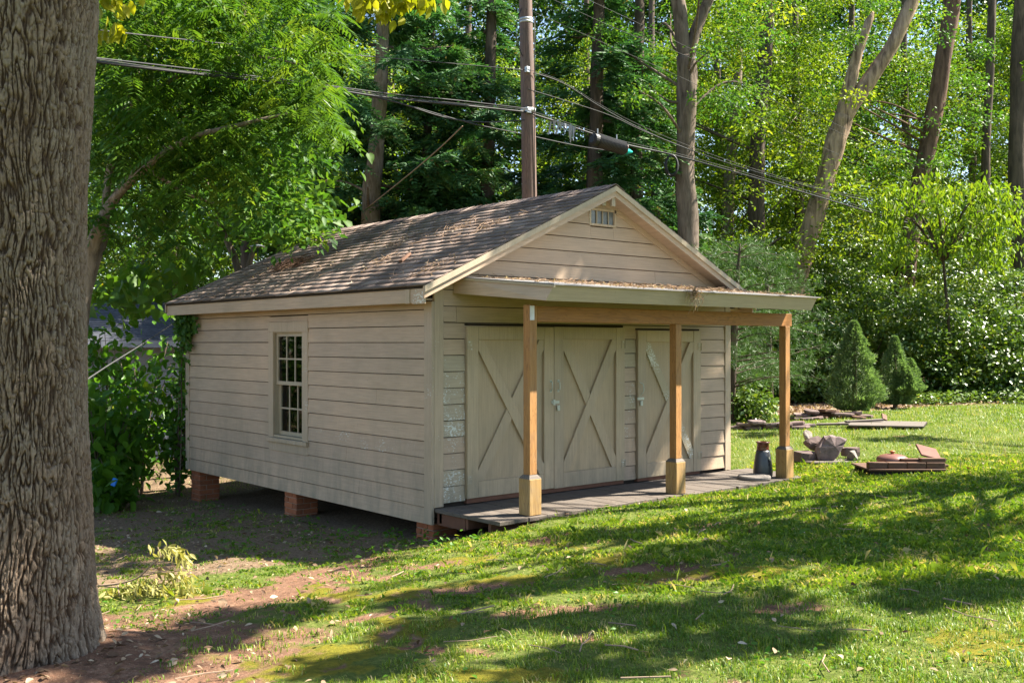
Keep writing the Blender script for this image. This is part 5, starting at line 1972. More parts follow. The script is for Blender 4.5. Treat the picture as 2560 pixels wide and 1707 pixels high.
vine_shrub('tall vine-draped shrub behind the dwarf spruces', 1990, 27.5, 1.5, 4.0, 201, 150)
vine_shrub('broad vine-draped mound right of the dwarf spruces', 2130, 26.8, 1.5, 3.0, 202, 150)
vine_shrub('sunlit glossy mound low at the right lawn edge', 2260, 26.5, 1.7, 2.2, 203, 160)
vine_shrub('vine-draped thicket cut by the right picture edge', 2360, 27.5, 1.9, 3.2, 204, 170)
vine_shrub('high vine curtain beneath the hickory sapling', 2210, 29.0, 2.2, 5.0, 205, 220)
vine_shrub('tangled thicket between the pine and the spruces', 1875, 26.5, 1.4, 2.4, 206, 130)
vine_shrub('leafy thicket behind the thin pine stem', 1740, 27.5, 1.8, 3.4, 207, 160, mat='broad')
vine_shrub('tall leafy thicket left of the dead snag base', 1680, 29.5, 1.8, 4.6, 208, 170, mat='broad')
vine_shrub('tall vine curtain at the foot of the dead snag', 1900, 30.5, 2.0, 5.4, 209, 210)
vine_shrub('leafy wall of vines behind the leaning trunk', 2060, 32.0, 2.4, 6.2, 210, 230)
vine_shrub('leafy wall of vines at the far right', 2350, 32.5, 2.4, 4.6, 211, 200)
vine_shrub('low leafy bush at the shed corner beside the pine stem', 1712, 20.3, .5, .55, 212, 40, 60)
vine_shrub('bushy undergrowth showing over the left end of the roof', 500, 30, 2.2, 6.0, 213, 170, mat='broad')
vine_shrub('bushy undergrowth above the middle of the roof', 690, 25, 1.8, 4.4, 214, 170, mat='deepleaf')
vine_shrub('dim undergrowth under the cedars behind the roof ridge', 1010, 28, 2.2, 4.6, 215, 170, mat='broad')
vine_shrub('dim undergrowth right of the pole behind the gable', 1300, 28, 2.2, 4.6, 216, 170, mat='deepleaf')
vine_shrub('undergrowth behind the twin stems', 1560, 29, 1.9, 5.0, 217, 170, mat='broad')
vine_shrub('dark thicket left of the picture facing the shed window', -380, 15.5, 2.2, 4.4, 219, 170, mat='deepleaf')  # this and the next are unseen, added as greenery for the panes to reflect
vine_shrub('tall dark thicket farther left behind the neighbouring house', -980, 18.5, 3.0, 7.0, 220, 200, mat='deepleaf', ln=(.12, .2))
vine_shrub('low branches of leaves left of the shed behind the silk tree', 250, 30, 2.4, 6.6, 218, 150, mat='deepleaf')


def ground_ivy():
    g = np.random.default_rng(230)
    n = 9000
    xd = g.uniform(1840, 2420, n)
    P = []
    for x in np.linspace(1840, 2420, 60):
        pass
    base = [at(x, 784, d) for x, d in zip(xd, g.uniform(23.6, 27.5, n))]
    P = np.array(base)
    lim = 24.6 + .6 * np.sin(xd * .02) + (xd < 2080) * 1.2 - .9 * sstep(2100, 2300, xd)
    dd = (P - CAM) @ FW
    P = P[dd > lim]
    P[:, 2] = gz(P[:, 0], P[:, 1]) + g.random(len(P)) ** 2 * .28
    A_ = norm(g.normal(0, 1, (len(P), 3)) * [1, 1, .3])
    V, F = leaves_vf(P, A_, norm(g.normal(0, .35, (len(P), 3)) + [0, 0, 1]), g.uniform(.08, .13, len(P)), .085, .1)
    o = np_mesh('ground_ivy', V, F, M['vine'], None, False, dict(tint=np.repeat(np.clip(g.normal(.5, .2, len(P)), 0, 1), 4)))
    tag(o, 'carpet of glossy ivy along the far lawn edge', 'ivy', kind='stuff')


ground_ivy()


# ------------------------------------------------------------------ shade shrubs and vine left of the shed
def left_shrub(label, xd, d, Wd_, H, seed, ln, n, mat='shrub', heart=False):
    g = np.random.default_rng(seed)
    b = at(xd, 1120, d)
    b[2] = gz1(b[0], b[1]) - .03
    root = empty('leafy_shrub', b)
    tag(root, label, 'shrub', 'shrubs left of the shed')
    tips = []
    for k in range(9):
        a = g.uniform(0, 6.28)
        t = np.array([math.cos(a) * Wd_ * g.uniform(.15, .9), math.sin(a) * Wd_ * g.uniform(.15, .9), H * g.uniform(.55, 1)])
        Q = spline([(t[0] * .08, t[1] * .08, 0), (t[0] * .35, t[1] * .35, t[2] * .5), tuple(t)], 5)
        V, F = tube_vf(Q, np.linspace(.016, .005, len(Q)), 6)
        MB().add(V, F).build('stem', M['bark'], root, True)
        tips.append(Q)
    Q = np.concatenate([q[3:] for q in tips])
    P = Q[g.integers(0, len(Q), n)] + g.normal(0, 1, (n, 3)) * [Wd_ * .3, Wd_ * .3, H * .10]
    P[:, 2] = np.clip(P[:, 2], .12, None)
    A_ = norm(g.normal(0, .7, (n, 3)) + [0, 0, -.45])
    l_ = g.uniform(*ln, n)
    V, F, k = oval_vf(P, A_, norm(g.normal(0, .5, (n, 3)) + [-.1, -.25, 1]), l_, l_ * .62, .15, heart)
    np_mesh('leaves', V, F, M[mat], root, False, dict(tint=np.repeat(np.clip(g.normal(.4, .2, n), 0, 1), k)))


left_shrub('broad-leaved shrub against the neighbouring wall beside the oak', 235, 15.2, .75, 1.9, 301, (.14, .24), 520, heart=True)
left_shrub('tall leafy shrub in front of the neighbouring wall', 320, 16.4, .75, 2.5, 302, (.11, .18), 760)
left_shrub('multi-stemmed shrub at the far corner of the shed', 408, 15.8, .55, 2.5, 303, (.10, .17), 640)
left_shrub('low broad-leaved shrub holding the blue tag', 262, 14.2, .5, .8, 304, (.16, .24), 220, heart=True)
left_shrub('high leafy shrub below the neighbouring roof', 262, 17.4, .8, 3.0, 305, (.12, .19), 700)


def eave_vine():
    g = np.random.default_rng(310)
    root = empty('climbing_vine', (-.08, 5.9, -.4))
    tag(root, 'dark vine clinging to the far left corner under the eave', 'vine')
    b = np.array([-.08, 5.9, -.4])
    Q = spline([(-.10, 6.12, -.4), (-.07, 6.1, .6), (-.09, 6.06, 1.5), (-.07, 5.95, 2.2)], 6)
    V, F = tube_vf(Q - b, np.linspace(.012, .005, len(Q)), 6)
    MB().add(V, F).build('stem', M['bark_dark'], root, True)
    n = 520
    P = np.stack([g.normal(-.10, .05, n), 6.08 - np.abs(g.normal(0, .20, n)), 2.24 - np.abs(g.normal(0, .22, n))], 1)
    P = np.concatenate([P, Q[g.integers(0, len(Q), 120)] + g.normal(0, .07, (120, 3))])
    P[:, 0] = np.minimum(P[:, 0], -.05)
    n = len(P)
    A_ = norm(g.normal(0, .7, (n, 3)) + [-.1, 0, -.6])
    V, F, k = oval_vf(P - b, A_, norm(g.normal(0, .5, (n, 3)) + [-1, -.5, .4]), g.uniform(.05, .09, n), .055, .12)
    np_mesh('leaves', V, F, M['deepleaf'], root, False, dict(tint=np.repeat(np.clip(g.normal(.35, .2, n), 0, 1), k)))


eave_vine()


# ------------------------------------------------------------------ neighbouring building
def build_house():
    # its wall runs roughly across the view, left of and beyond the shed
    a = at(20, 784, 20.5)
    c = at(445, 784, 22.0)
    u = c - a
    u[2] = 0
    ln = np.linalg.norm(u)
    u /= ln
    nrm = np.array([u[1], -u[0], 0])
    if nrm @ FW > 0:
        nrm = -nrm
    ang = math.atan2(u[1], u[0])
    g0 = -1.0
    root = empty('neighbouring_house', (a[0], a[1], g0), ang)
    tag(root, 'grey lap-sided house with dark shingle roof behind the left shrubs', 'house')
    wall = MB().box(0, ln, .02, 5.0, 0, 2.85).build('wall', M['core'], root)
    for k in range(18):
        z0, z1 = k * .16, k * .16 + .16
        V = [(0, -.018, z0), (0, .0, z1 + .01), (0, .015, z0), (0, .015, z1 + .01)]
        V = V + [(ln, b, c_) for _, b, c_ in V]
        MB().add(V, [(0, 4, 5, 1), (2, 3, 7, 6), (0, 2, 6, 4), (1, 5, 7, 3), (0, 1, 3, 2), (4, 6, 7, 5)]).build('siding_board', M['house_wall'], wall)
    ez, rz_ = 2.88, 3.85
    y0, y1 = -.4, 2.7
    P = [(-.3, y0, ez), (ln + .3, y0, ez), (ln + .3, y1, rz_), (-.3, y1, rz_), (-.3, 5.6, ez), (ln + .3, 5.6, ez)]
    V = P + [(x_, y_, z_ - .12) for x_, y_, z_ in P]
    rf = MB().add(V, [(0, 1, 2, 3), (3, 2, 5, 4), (6, 9, 8, 7), (9, 10, 11, 8), (0, 6, 7, 1), (1, 7, 8, 2), (2, 8, 11, 5), (5, 11, 10, 4), (4, 10, 9, 3), (3, 9, 6, 0)]).build('roof', M['core'], root)
    sl_ = math.hypot(y1 - y0, rz_ - ez)
    up_ = np.array([0, (y1 - y0) / sl_, (rz_ - ez) / sl_])
    nm = np.array([0, -up_[2], up_[1]])
    s = 0
    while s < sl_ - .1:
        V = []
        for x_ in (-.3, ln + .3):
            for ss, tt in ((s - .01, .014), (s + .17, .003), (s + .17, .0), (s - .01, .0)):
                V.append(np.array([x_, y0, ez]) + up_ * ss + nm * (tt + .002))
        np_mesh('shingle_course', V, np.array([(0, 4, 5, 1), (0, 3, 7, 4), (1, 5, 6, 2), (0, 1, 2, 3), (4, 7, 6, 5)]), M['house_roof'], rf, False, dict(tint=np.full(8, random.random())))
        s += .15
    MB().box(-.3, ln + .3, y0 - .025, y0, ez - .14, ez - .003).build('fascia', M['house_wall'], root)


build_house()


# ------------------------------------------------------------------ utility pole and wires
pb = at(1219, 900, 18)
pb[2] = gz1(pb[0], pb[1]) - .1
pole = empty('utility_pole', pb)
tag(pole, 'brown wooden utility pole rising behind the shed roof', 'pole')
Pp = [pb, at(1216, 455, 18), at(1213, 250, 18), at(1207, 0, 18), at(1203, -250, 18)]
V, F = tube_vf(np.array(rel(Pp, pb)), [.145, .132, .126, .115, .10], 20)
MB().add(V, F).build('shaft', M['pole'], pole, True)


def on_pole(yd):
    return at(np.interp(yd, [-250, 0, 250, 455], [1203, 1207, 1213, 1216]), yd, 18)


for yd in (46, 52):
    c = on_pole(yd) - pb
    MB().tube([c + [0, 0, -.02], c + [0, 0, .02]], .122, 20).build('band', M['steel'], pole, True)
c = on_pole(255) - pb
MB().tube([c - FW * .02 - [0, 0, .03], c - FW * .02 + [0, 0, .03]], .134, 20).build('band', M['steel'], pole, True)
MB().cbox(-.05, .05, -.03, .03, -.05, .05, .006, Matrix.Translation(Vector(on_pole(258) - pb - FW * .15))).build('clamp', M['steel'], pole)
MB().cbox(-.04, .04, -.03, .03, -.05, .05, .006, Matrix.Translation(Vector(on_pole(165) - pb - FW * .14))).build('clamp', M['steel'], pole)
cp = [at(1228, y, 17.9) - pb for y in (40, 140, 250, 360, 455)]
MB().tube(cp, .008, 6).build('ground_wire', M['wire'], pole, True)
cp = spline([at(1197, 20, 17.9), at(1186, 60, 17.85), at(1188, 95, 17.85), at(1200, 130, 17.9)], 6)
MB().tube(cp - pb, .008, 6).build('service_loop', M['black'], pole, True)


def cable(label, pts, r, mat, name='overhead_cable', group='overhead cables on the pole'):
    P = np.array([at(x, y, d) for x, y, d in pts])
    b = P[0].copy()
    Q = spline(P, 9)
    V, F = tube_vf(Q - b, r, 6)
    o = MB().add(V, F).build(name, mat, None, True)
    o.location = b
    tag(o, label, 'cable', group)
    return Q


def shifted(pts, dx=0, dy=0, dd=0, wav=0.0):
    return [(x + dx, y + dy + wav * math.sin(x * .011), d + dd) for x, y, d in pts]


cable('thin pale wire running left from the pole above the cable bundle', [(230, 70, 10.0), (480, 97, 12.4), (765, 123, 15), (980, 141, 17), (1205, 161, 17.85)], .0075, M['wire'])
bundle = [(200, 135, 10.0), (430, 164, 11.7), (700, 193, 14.0), (900, 222, 16.0), (1060, 238, 17.2), (1213, 254, 17.85)]
cable('thick black lower cable of the bundle left of the pole', shifted(bundle, 0, 4), .016, M['black'])
cable('grey upper cable of the bundle left of the pole', shifted(bundle, 0, -5, -.05, 1.5), .009, M['cable'])
cable('pale middle strand of the bundle left of the pole', shifted(bundle, 0, -1, -.1, -1.5), .0045, M['wire'])
cable('slack cable dipping below the bundle left of the pole', [(790, 210, 16), (900, 232, 16.5), (1000, 264, 17), (1060, 277, 17.3), (1130, 281, 17.6), (1205, 276, 17.85)], .010, M['cable'])
cable('lowest slack wire passing behind the pole', [(830, 216, 16.3), (950, 246, 17), (1080, 283, 17.8), (1200, 308, 18.4), (1330, 336, 19.2), (1440, 352, 19.6)], .009, M['cable'])
right = [(1213, 256, 17.85), (1300, 284, 18.4), (1430, 327, 19.3), (1545, 353, 20.2), (1700, 396, 21.8), (1880, 449, 24), (2050, 499, 27), (2200, 538, 31), (2420, 592, 38)]
cable('thick main cable sloping down to the right of the pole', shifted(right, 0, 3), .017, M['cable'])
cable('pale messenger strand above the main cable right of the pole', shifted(right, 0, -3, -.05), .0045, M['wire'])
upper = [(1207, 162, 17.85), (1290, 190, 18.3), (1370, 240, 18.9), (1450, 285, 19.5), (1560, 335, 20.4), (1720, 390, 22), (1900, 440, 24.5), (2100, 490, 28.5), (2420, 600, 37)]
cable('upper bundle cable meeting the main cable beyond the twin stems', upper, .010, M['cable'])
cable('pale strand twisted with the upper bundle right of the pole', shifted(upper, 0, -6, -.05, 2.5), .0045, M['wire'])
cable('second service wire below the upper bundle', [(1213, 205, 17.85), (1300, 232, 18.4), (1400, 265, 19), (1480, 302, 19.7), (1600, 350, 20.8)], .0075, M['wire'])
for i, (pts, lab) in enumerate((
        ([(1207, 20, 17.85), (1400, 105, 19.5), (1600, 195, 21.6), (1850, 322, 25), (2100, 420, 29.5), (2420, 530, 38)], 'lowest of the three bare wires crossing the upper right'),
        ([(1250, -10, 18), (1420, 68, 19.5), (1600, 140, 21.5), (1850, 268, 25), (2100, 380, 29.5), (2420, 500, 38)], 'middle of the three bare wires crossing the upper right'),
        ([(1340, -5, 18.6), (1500, 70, 20), (1700, 170, 22.5), (1930, 290, 26), (2150, 390, 31), (2420, 480, 38)], 'highest of the three bare wires crossing the upper right'))):
    cable(lab, pts, .0045, M['wire'])
cable('taut rope slanting through the cedars left of the pole', [(845, 476, 23.2), (940, 400, 22), (1010, 340, 20.5), (1062, 290, 18.5)], .012, M['twig'], 'guy_rope', None)
cable('pale line tied from the shed eave to the oak trunk', [(150, 905, 7.0), (250, 838, 9.5), (330, 788, 11.8), (405, 738, 14.6)], .007, M['wire'], 'clothes_line', None)

# splice closure
q0, q1 = at(1362, 320, 18.75), at(1432, 341, 19.2)
ax = (q1 - q0) / np.linalg.norm(q1 - q0)
b = (q0 + q1) / 2
cl = empty('splice_closure', b)
tag(cl, 'black ribbed splice canister hanging under the main cable', 'canister')
hl = np.linalg.norm(q1 - q0) / 2
prof_s = np.linspace(-hl * .75, hl, 41)
V, F = tube_vf(np.array([ax * s for s in prof_s]), [.115 if i % 2 else .127 for i in range(41)], 20)
MB().add(V, F).build('ribbed_body', M['black'], cl)
V, F = tube_vf(np.array([ax * s for s in (-hl * 1.08, -hl * 1.0, -hl * .76)]), [.07, .115, .118], 18)
MB().add(V, F).build('end_cap', M['black'], cl)
MB().tube([ax * hl, ax * (hl + .04)], .10, 16).build('end_plate', M['crock_neck'], cl)
MB().tube([ax * (hl + .0405) + [0, 0, .03], ax * (hl + .09) + [0, 0, .03]], .045, 12).build('orange_plug', M['orange'], cl)
MB().tube([ax * (hl + .06) + [0, 0, -.035], ax * (hl + .22) + [0, 0, -.02]], [.065, .02], 12).build('teal_plug', M['teal'], cl)
for s in (-.7, .55):
    c = ax * hl * s
    MB().tube([c + [0, 0, .10], c + [0, 0, .22]], .012, 6).build('hanger', M['steel'], cl)

# cable coil
b = at(1543, 380, 20.1)
rm = MB()
g = np.random.default_rng(9)
for k in range(5):
    t = np.linspace(0, 2 * np.pi, 33)
    rx_, rz_ = .105 + .012 * k * .6, .20 + .012 * g.normal()
    Q = np.stack([np.cos(t) * rx_, np.full_like(t, .015 * (k - 2)), np.sin(t) * rz_ + g.normal() * .008], 1)
    Q = Q[:, :1] * RT + Q[:, 1:2] * FW + Q[:, 2:] * UP
    rm.tube(Q, .013, 7, False)
o = rm.build('cable_coil', M['black'], None, True)
o.location = b
tag(o, 'coil of black cable hanging in front of the twin-stem tree', 'cable coil')
# shredded film
b = at(1262, 272, 18.2)
tm = MB()
for k in range(13):
    xd = 1264 + k * 4.6
    p0 = at(xd, 272 + (xd - 1262) * .32, 18.2) - b
    p1 = at(xd + 4.4, 272 + (xd + 4.4 - 1262) * .32, 18.2) - b
    ln = [.28, .24, .12, .10, .22, .14, .20, .08, .10, .24, .30, .26, .12][k]
    j = g.normal(0, .02, 3)
    tm.add([p0, p1, p1 * .9 + p0 * .1 + [0, 0, -ln * .6] + j * .5, p0 * .9 + p1 * .1 + [0, 0, -ln * .6] + j * .5, p1 * .7 + p0 * .3 + [0, 0, -ln] + j, p0 * .7 + p1 * .3 + [0, 0, -ln] + j * 1.2],
           [(0, 1, 2, 3), (3, 2, 4, 5)])
o = tm.build('torn_film', M['tatter'], None)
o.location = b
sm = o.modifiers.new('thick', 'SOLIDIFY')
sm.thickness = .004
tag(o, 'tattered grey plastic film caught on the cable beside the pole', 'plastic film')

# feeder pole behind the roof
b = at(592, 700, 17.6)
b[2] = gz1(b[0], b[1])
fd = empty('feeder_pole', b)
tag(fd, 'thin pole with a small flat cap behind the roof slope', 'pole')
t_ = at(592, 566, 17.6) - b
MB().tube([(0, 0, 0), t_], .010, 6).build('stem', M['cable'], fd)
MB().lathe([(.0, -.01), (.13, -.012), (.135, .0), (.05, .035), (.0, .045)], 16, tuple(t_)).build('cap', M['steel'], fd, True)


# ------------------------------------------------------------------ things on the lawn
def irregular(seed, sx, sy, sz, flat=.55, sub=3):
    """angular stone"""
    import bmesh
    bm = bmesh.new()
    bmesh.ops.create_icosphere(bm, subdivisions=sub, radius=1)
    g = np.random.default_rng(seed)
    pl = norm(g.normal(size=(12, 3)))
    hh = g.uniform(flat * .65, .85, 12)
    for v in bm.verts:
        c = np.array(v.co)
        for n_, h in zip(pl, hh):
            d_ = c @ n_ - h
            if d_ > 0:
                c = c - n_ * d_ * .96
        v.co = c
    V = np.array([v.co for v in bm.verts])
    V = V + norm(V) * (fbm(V * 2.3 + seed, 3) * .05)[:, None]
    F = [[v.index for v in f.verts] for f in bm.faces]
    bm.free()
    return V * [sx, sy, sz], F


def stone(name, label, loc, size, seed, mat, rot=(0, 0, 0), group=None, cat='stone'):
    V, F = irregular(seed, *size)
    o = MB().add(V, F).build(name, M[mat], None)
    o.location = loc
    o.rotation_euler = rot
    tag(o, label, cat, group)
    return o


def slab(name, label, loc, sx, sy, sz, mat, rot=(0, 0, 0), seed=0, cat='slab', group=None, parent=None):
    """uneven flat stone with a broken outline"""
    g = np.random.default_rng(seed + 900)
    n = 11
    a = np.linspace(0, 2 * np.pi, n, endpoint=False) + g.normal(0, .1, n)
    sq = 1 / np.maximum(np.abs(np.cos(a)), np.abs(np.sin(a)))
    r = (sq * .75 + .25) * g.uniform(.86, 1.02, n)
    xy = np.stack([np.cos(a) * r * sx / 2, np.sin(a) * r * sy / 2], 1)
    lo = np.column_stack([xy * g.uniform(.94, 1.0, (n, 1)), np.full(n, -sz / 2)])
    mi = np.column_stack([xy * 1.02, g.normal(0, sz * .08, n)])
    hi = np.column_stack([xy * g.uniform(.93, 1.0, (n, 1)), sz / 2 + g.normal(0, sz * .06, n)])
    V = np.concatenate([lo, mi, hi])
    F = [tuple(range(n))[::-1], tuple(2 * n + i for i in range(n))]
    for k in (0, 1):
        F += [(k * n + i, k * n + (i + 1) % n, (k + 1) * n + (i + 1) % n, (k + 1) * n + i) for i in range(n)]
    o = MB().add(V, F).build(name, M[mat], parent)
    o.location = loc
    o.rotation_euler = rot
    if label:
        tag(o, label, cat, group)
    return o


VA = -YAW      # turn things so that local x runs across the picture


def lp(xd, yd, dz=0.0):
    p = on_ground(xd, yd)
    return np.array([p[0], p[1], gz1(p[0], p[1]) + dz])


# stoneware churn on a round stepping stone at the porch end
c = np.array([4.47, -.72, .168])
st = MB().lathe([(.0, 0), (.19, 0), (.20, .012), (.20, .035), (.188, .048), (.0, .05)], 28).build('stepping_stone', M['concrete'], None, False)
st.location = (4.29, -.80, .1695)
tag(st, 'round concrete stepping stone lying on the porch deck end', 'stepping stone')
jug = empty('stoneware_churn', (4.62, -.69, .1695))
tag(jug, 'dark grey stoneware churn with red-brown neck by the right post', 'churn')
MB().lathe([(.0, 0), (.112, 0), (.12, .012), (.122, .05), (.112, .16), (.088, .30), (.080, .325), (.0, .326)], 32).build('body', M['crock'], jug, True)
MB().lathe([(.079, .3262), (.076, .345), (.074, .41), (.084, .415), (.086, .43), (.070, .432), (.064, .40), (.0, .36)], 32).build('neck', M['crock_neck'], jug, True)
# painted mark on the churn: a small pale patch with dark strokes, following the round body
def churn_patch(name, pts, mat, off):
    V = []
    for a, z in pts:
        rr = float(np.interp(z, [0, .05, .16, .30], [.12, .122, .112, .088])) + off
        th = -YAW - math.pi / 2 + a
        V.append((rr * math.cos(th), rr * math.sin(th), z))
    MB().add(V, [tuple(range(len(V)))]).build(name, mat, jug)


churn_patch('painted_mark', [(.52, .20), (.66, .205), (.72, .235), (.62, .25), (.50, .235)], M['whitemetal'], .0025)
churn_patch('painted_mark', [(.36, .14), (.52, .135), (.60, .155), (.60, .175), (.46, .172), (.38, .16)], M['black'], .0025)
churn_patch('painted_mark', [(.40, .185), (.50, .18), (.58, .21), (.54, .222), (.42, .205)], M['black'], .003)

# rocks
p = lp(1905, 1060)
def off(p, right, fwd, up):
    q = p + RT * right + FW * fwd
    return (q[0], q[1], gz1(q[0], q[1]) + up)


def wedge_rock():
    gg = np.random.default_rng(41)
    ol = np.array([(-.19, .0), (-.20, .09), (-.195, .165), (-.13, .25), (-.07, .325), (.0, .345), (.07, .345), (.15, .32), (.225, .30), (.20, .235), (.165, .18), (.12, .11), (.07, .04), (.0, -.01)])
    rings = []
    for yy, sc, jit in ((-.11, .80, .012), (-.075, .97, .010), (.03, 1.0, .012), (.11, .78, .012)):
        c = ol.mean(0)
        q = c + (ol - c) * sc + gg.normal(0, jit, ol.shape)
        rings.append(np.column_stack([q[:, 0], np.full(len(ol), yy) + gg.normal(0, .012, len(ol)) + .25 * (q[:, 1] - .15), q[:, 1]]))
    n = len(ol)
    V = np.concatenate(rings + [rings[0].mean(0)[None] + [0.03, -.02, .0], rings[-1].mean(0)[None]])
    F = [(k * n + i, (k + 1) * n + i, (k + 1) * n + (i + 1) % n, k * n + (i + 1) % n) for k in range(3) for i in range(n)]
    F += [(4 * n, i, (i + 1) % n) for i in range(n)] + [(4 * n + 1, 3 * n + (i + 1) % n, 3 * n + i) for i in range(n)]
    o = MB().add(V, F).build('large_rock', M['rock'], None)
    o.location = off(p, .0, 0, .02)
    o.rotation_euler = (0, 0, VA)
    tag(o, 'large angular purple-grey rock standing tilted on the lawn', 'rock')


wedge_rock()
stone('rock', 'pointed brown rock leaning behind the large rock', off(p, -.14, .22, .24), (.16, .13, .12), 42, 'slate', (.0, .1, VA))
stone('rock', 'rough pale rock perched behind the large rock', off(p, -.12, .55, .28), (.12, .11, .12), 43, 'rock_pale', (.3, .2, 1))
stone('rock', 'small tan rock right of the large rock', off(p, .31, -.02, .075), (.13, .10, .085), 44, 'rock_pale', (0, .1, .4))
slab('brick_block', 'brown brick lying behind the small tan rock', off(p, .37, .25, .09), .26, .11, .12, 'slate', (0, .05, VA), 3, 'brick')
slab('flat_rock', 'thick flat brown rock left of the large rock', off(p, -.32, .02, .08), .36, .24, .13, 'slate', (.05, .08, VA + .2), 4, 'rock')
slab('base_stone', 'thin pale flagstone under the rocks', off(p, -.02, -.06, .012), .86, .42, .035, 'grey_wood', (0, 0, VA), 5, 'flagstone')
stone('rock', 'low grey rock wedged under the large tilted rock', off(p, -.17, .03, .075), (.11, .10, .075), 46, 'rock', (0, 0, .3))

# pallet with bricks, lid and tile
p = lp(2068, 1083)
pal = empty('wooden_pallet', (p[0], p[1], p[2] - .005), VA)
tag(pal, 'small dark pallet under the bricks and terracotta lid', 'pallet')
for y_ in (-.25, 0, .25):
    MB().cbox(-.47, .40, y_ - .03, y_ + .03, .0, .065, .004).build('runner', M['core'], pal)
for k in range(5):
    y_ = -.27 + k * .135
    MB().cbox(-.50, .43, y_ - .055, y_ + .055, .0655, .088, .004).build('slat', M['brown_wood'], pal)
bt = .0885
i = 0
labs = ['left brick on the front edge of the pallet', 'middle brick on the front edge of the pallet', 'third brick on the front edge of the pallet', 'right brick on the front edge of the pallet']
bm_ = MB().cbox(-.112, .112, -.05, .05, 0, .075, .005).build('garden_brick', M['brown_wood'], link=False)
for k in range(4):
    o = link_mesh('garden_brick', bm_)
    q = p + RT * (-.375 + k * .232) + FW * (-.24)
    o.location = (q[0], q[1], p[2] - .005 + bt)
    o.rotation_euler = (0, 0, VA + random.uniform(-.03, .03))
    tag(o, labs[k], 'brick', 'bricks on the pallet')
for k, (dx, dy, dz, lab, a) in enumerate(((.36, .05, 0, 'brick lying behind the right end of the pallet row', .3), (.30, -.22, .076, 'long brick laid on top at the right of the row', .02), (.08, -.16, .0761, 'brick on top below the lid', -.05), (.52, .12, -.07, 'brick fallen at the far right of the pallet', .2))):
    o = link_mesh('garden_brick', bm_)
    q = p + RT * dx + FW * dy
    o.location = (q[0], q[1], p[2] - .005 + bt + dz)
    o.rotation_euler = (0, 0, VA + a)
    if k == 1:
        o.scale = (1.35, 1, .62)
    if k == 2:
        o.scale = (1.2, 1, .45)
    tag(o, lab, 'brick', 'bricks on the pallet')
lid = empty('terracotta_cover', tuple(np.array([p[0], p[1], p[2]]) + RT * (-.08) + FW * .05 + UP * (bt + .03)))
tag(lid, 'round terracotta lid with an orange knob on the pallet', 'lid')
MB().lathe([(.0, 0), (.15, 0), (.185, .015), (.192, .04), (.18, .065), (.14, .09), (.08, .106), (.0, .112)], 36).build('dome', M['terracotta'], lid, True)
MB().lathe([(.0, .110), (.02, .110), (.022, .125), (.034, .132), (.034, .145), (.0, .15)], 16).build('knob', M['terracotta_knob'], lid, True)
tile = MB().cbox(-.14, .14, -.012, .012, -.11, .11, .004).build('terracotta_tile', M['tile'], None)
q = p + RT * .38 + FW * .08
tile.location = (q[0], q[1], p[2] + bt + .155)
tile.rotation_euler = (-1.0, .25, VA + .15)
tag(tile, 'square brown tile tilted up at the right of the pallet', 'tile')

# board panel lying on the grass
p = lp(2028, 980)
pan = empty('board_panel', (p[0], p[1], p[2] - .05), VA - .25)
tag(pan, 'weathered grey board panel lying flat on the lawn', 'board panel')
for k in range(7):
    y_ = -.48 + k * .16
    MB().cbox(-.62 + k * .02, .62 + k * .03, y_ - .077, y_ + .077, .10 + random.uniform(-.006, .006), .128, .004).build('plank', M['grey_wood'], pan)
for x_ in (-.5, .5):
    MB().cbox(x_ - .04, x_ + .04, -.52, .52, .0, .0985, .004).build('batten', M['brown_wood'], pan)
for k, (xd, yd, lx, a, lab, mat) in enumerate(((1975, 962, .9, .25, 'long thin board lying behind the board panel', 'grey_wood'), (1925, 968, .75, -.25, 'loose grey board left of the board panel', 'grey_wood'), (2030, 958, .18, 1.3, 'short offcut standing on the board panel', 'brown_wood'), (1985, 966, .7, .12, 'thin board across the left edge of the board panel', 'grey_wood'))):
    p = lp(xd, yd + 12)
    o = MB().cbox(-lx / 2, lx / 2, -.05, .05, 0, .035, .004).build('loose_board', M[mat], None)
    o.location = (p[0], p[1], p[2] + (.085 if k in (2, 3) else .03 + .02 * k))
    o.rotation_euler = (.5 if k == 2 else .03, -.04 if k != 2 else -.5, VA + a)
    tag(o, lab, 'board')

# stone and slate piles
def pile(cx, cy, n, wid, dep, seed, labelf, mats, group, h=.075, size=(.28, .2)):
    g = np.random.default_rng(seed)
    p = lp(cx, cy)
    lay = 0
    cnt = 0
    while cnt < n:
        m = max(1, int((n * .62) / (1 + lay * .8)))
        for k in range(m):
            if cnt >= n:
                break
            u = (k + .5) / m - .5
            q = p + RT * (u * wid * (1 - .22 * lay) + g.normal(0, .02)) + FW * (g.uniform(-.5, .5) * dep * (1 - .3 * lay))
            slab('stacked_slab', labelf(lay, k, m), (q[0], q[1], gz1(q[0], q[1]) + h * (.5 + lay * .98)), size[0] * g.uniform(.8, 1.45), size[1] * g.uniform(.9, 1.4), h * g.uniform(.75, 1.0), mats[cnt % len(mats)],
                 (g.normal(0, .06), g.normal(0, .07), VA + g.normal(0, .35)), seed * 50 + cnt, 'slab', group)
            cnt += 1
        lay += 1


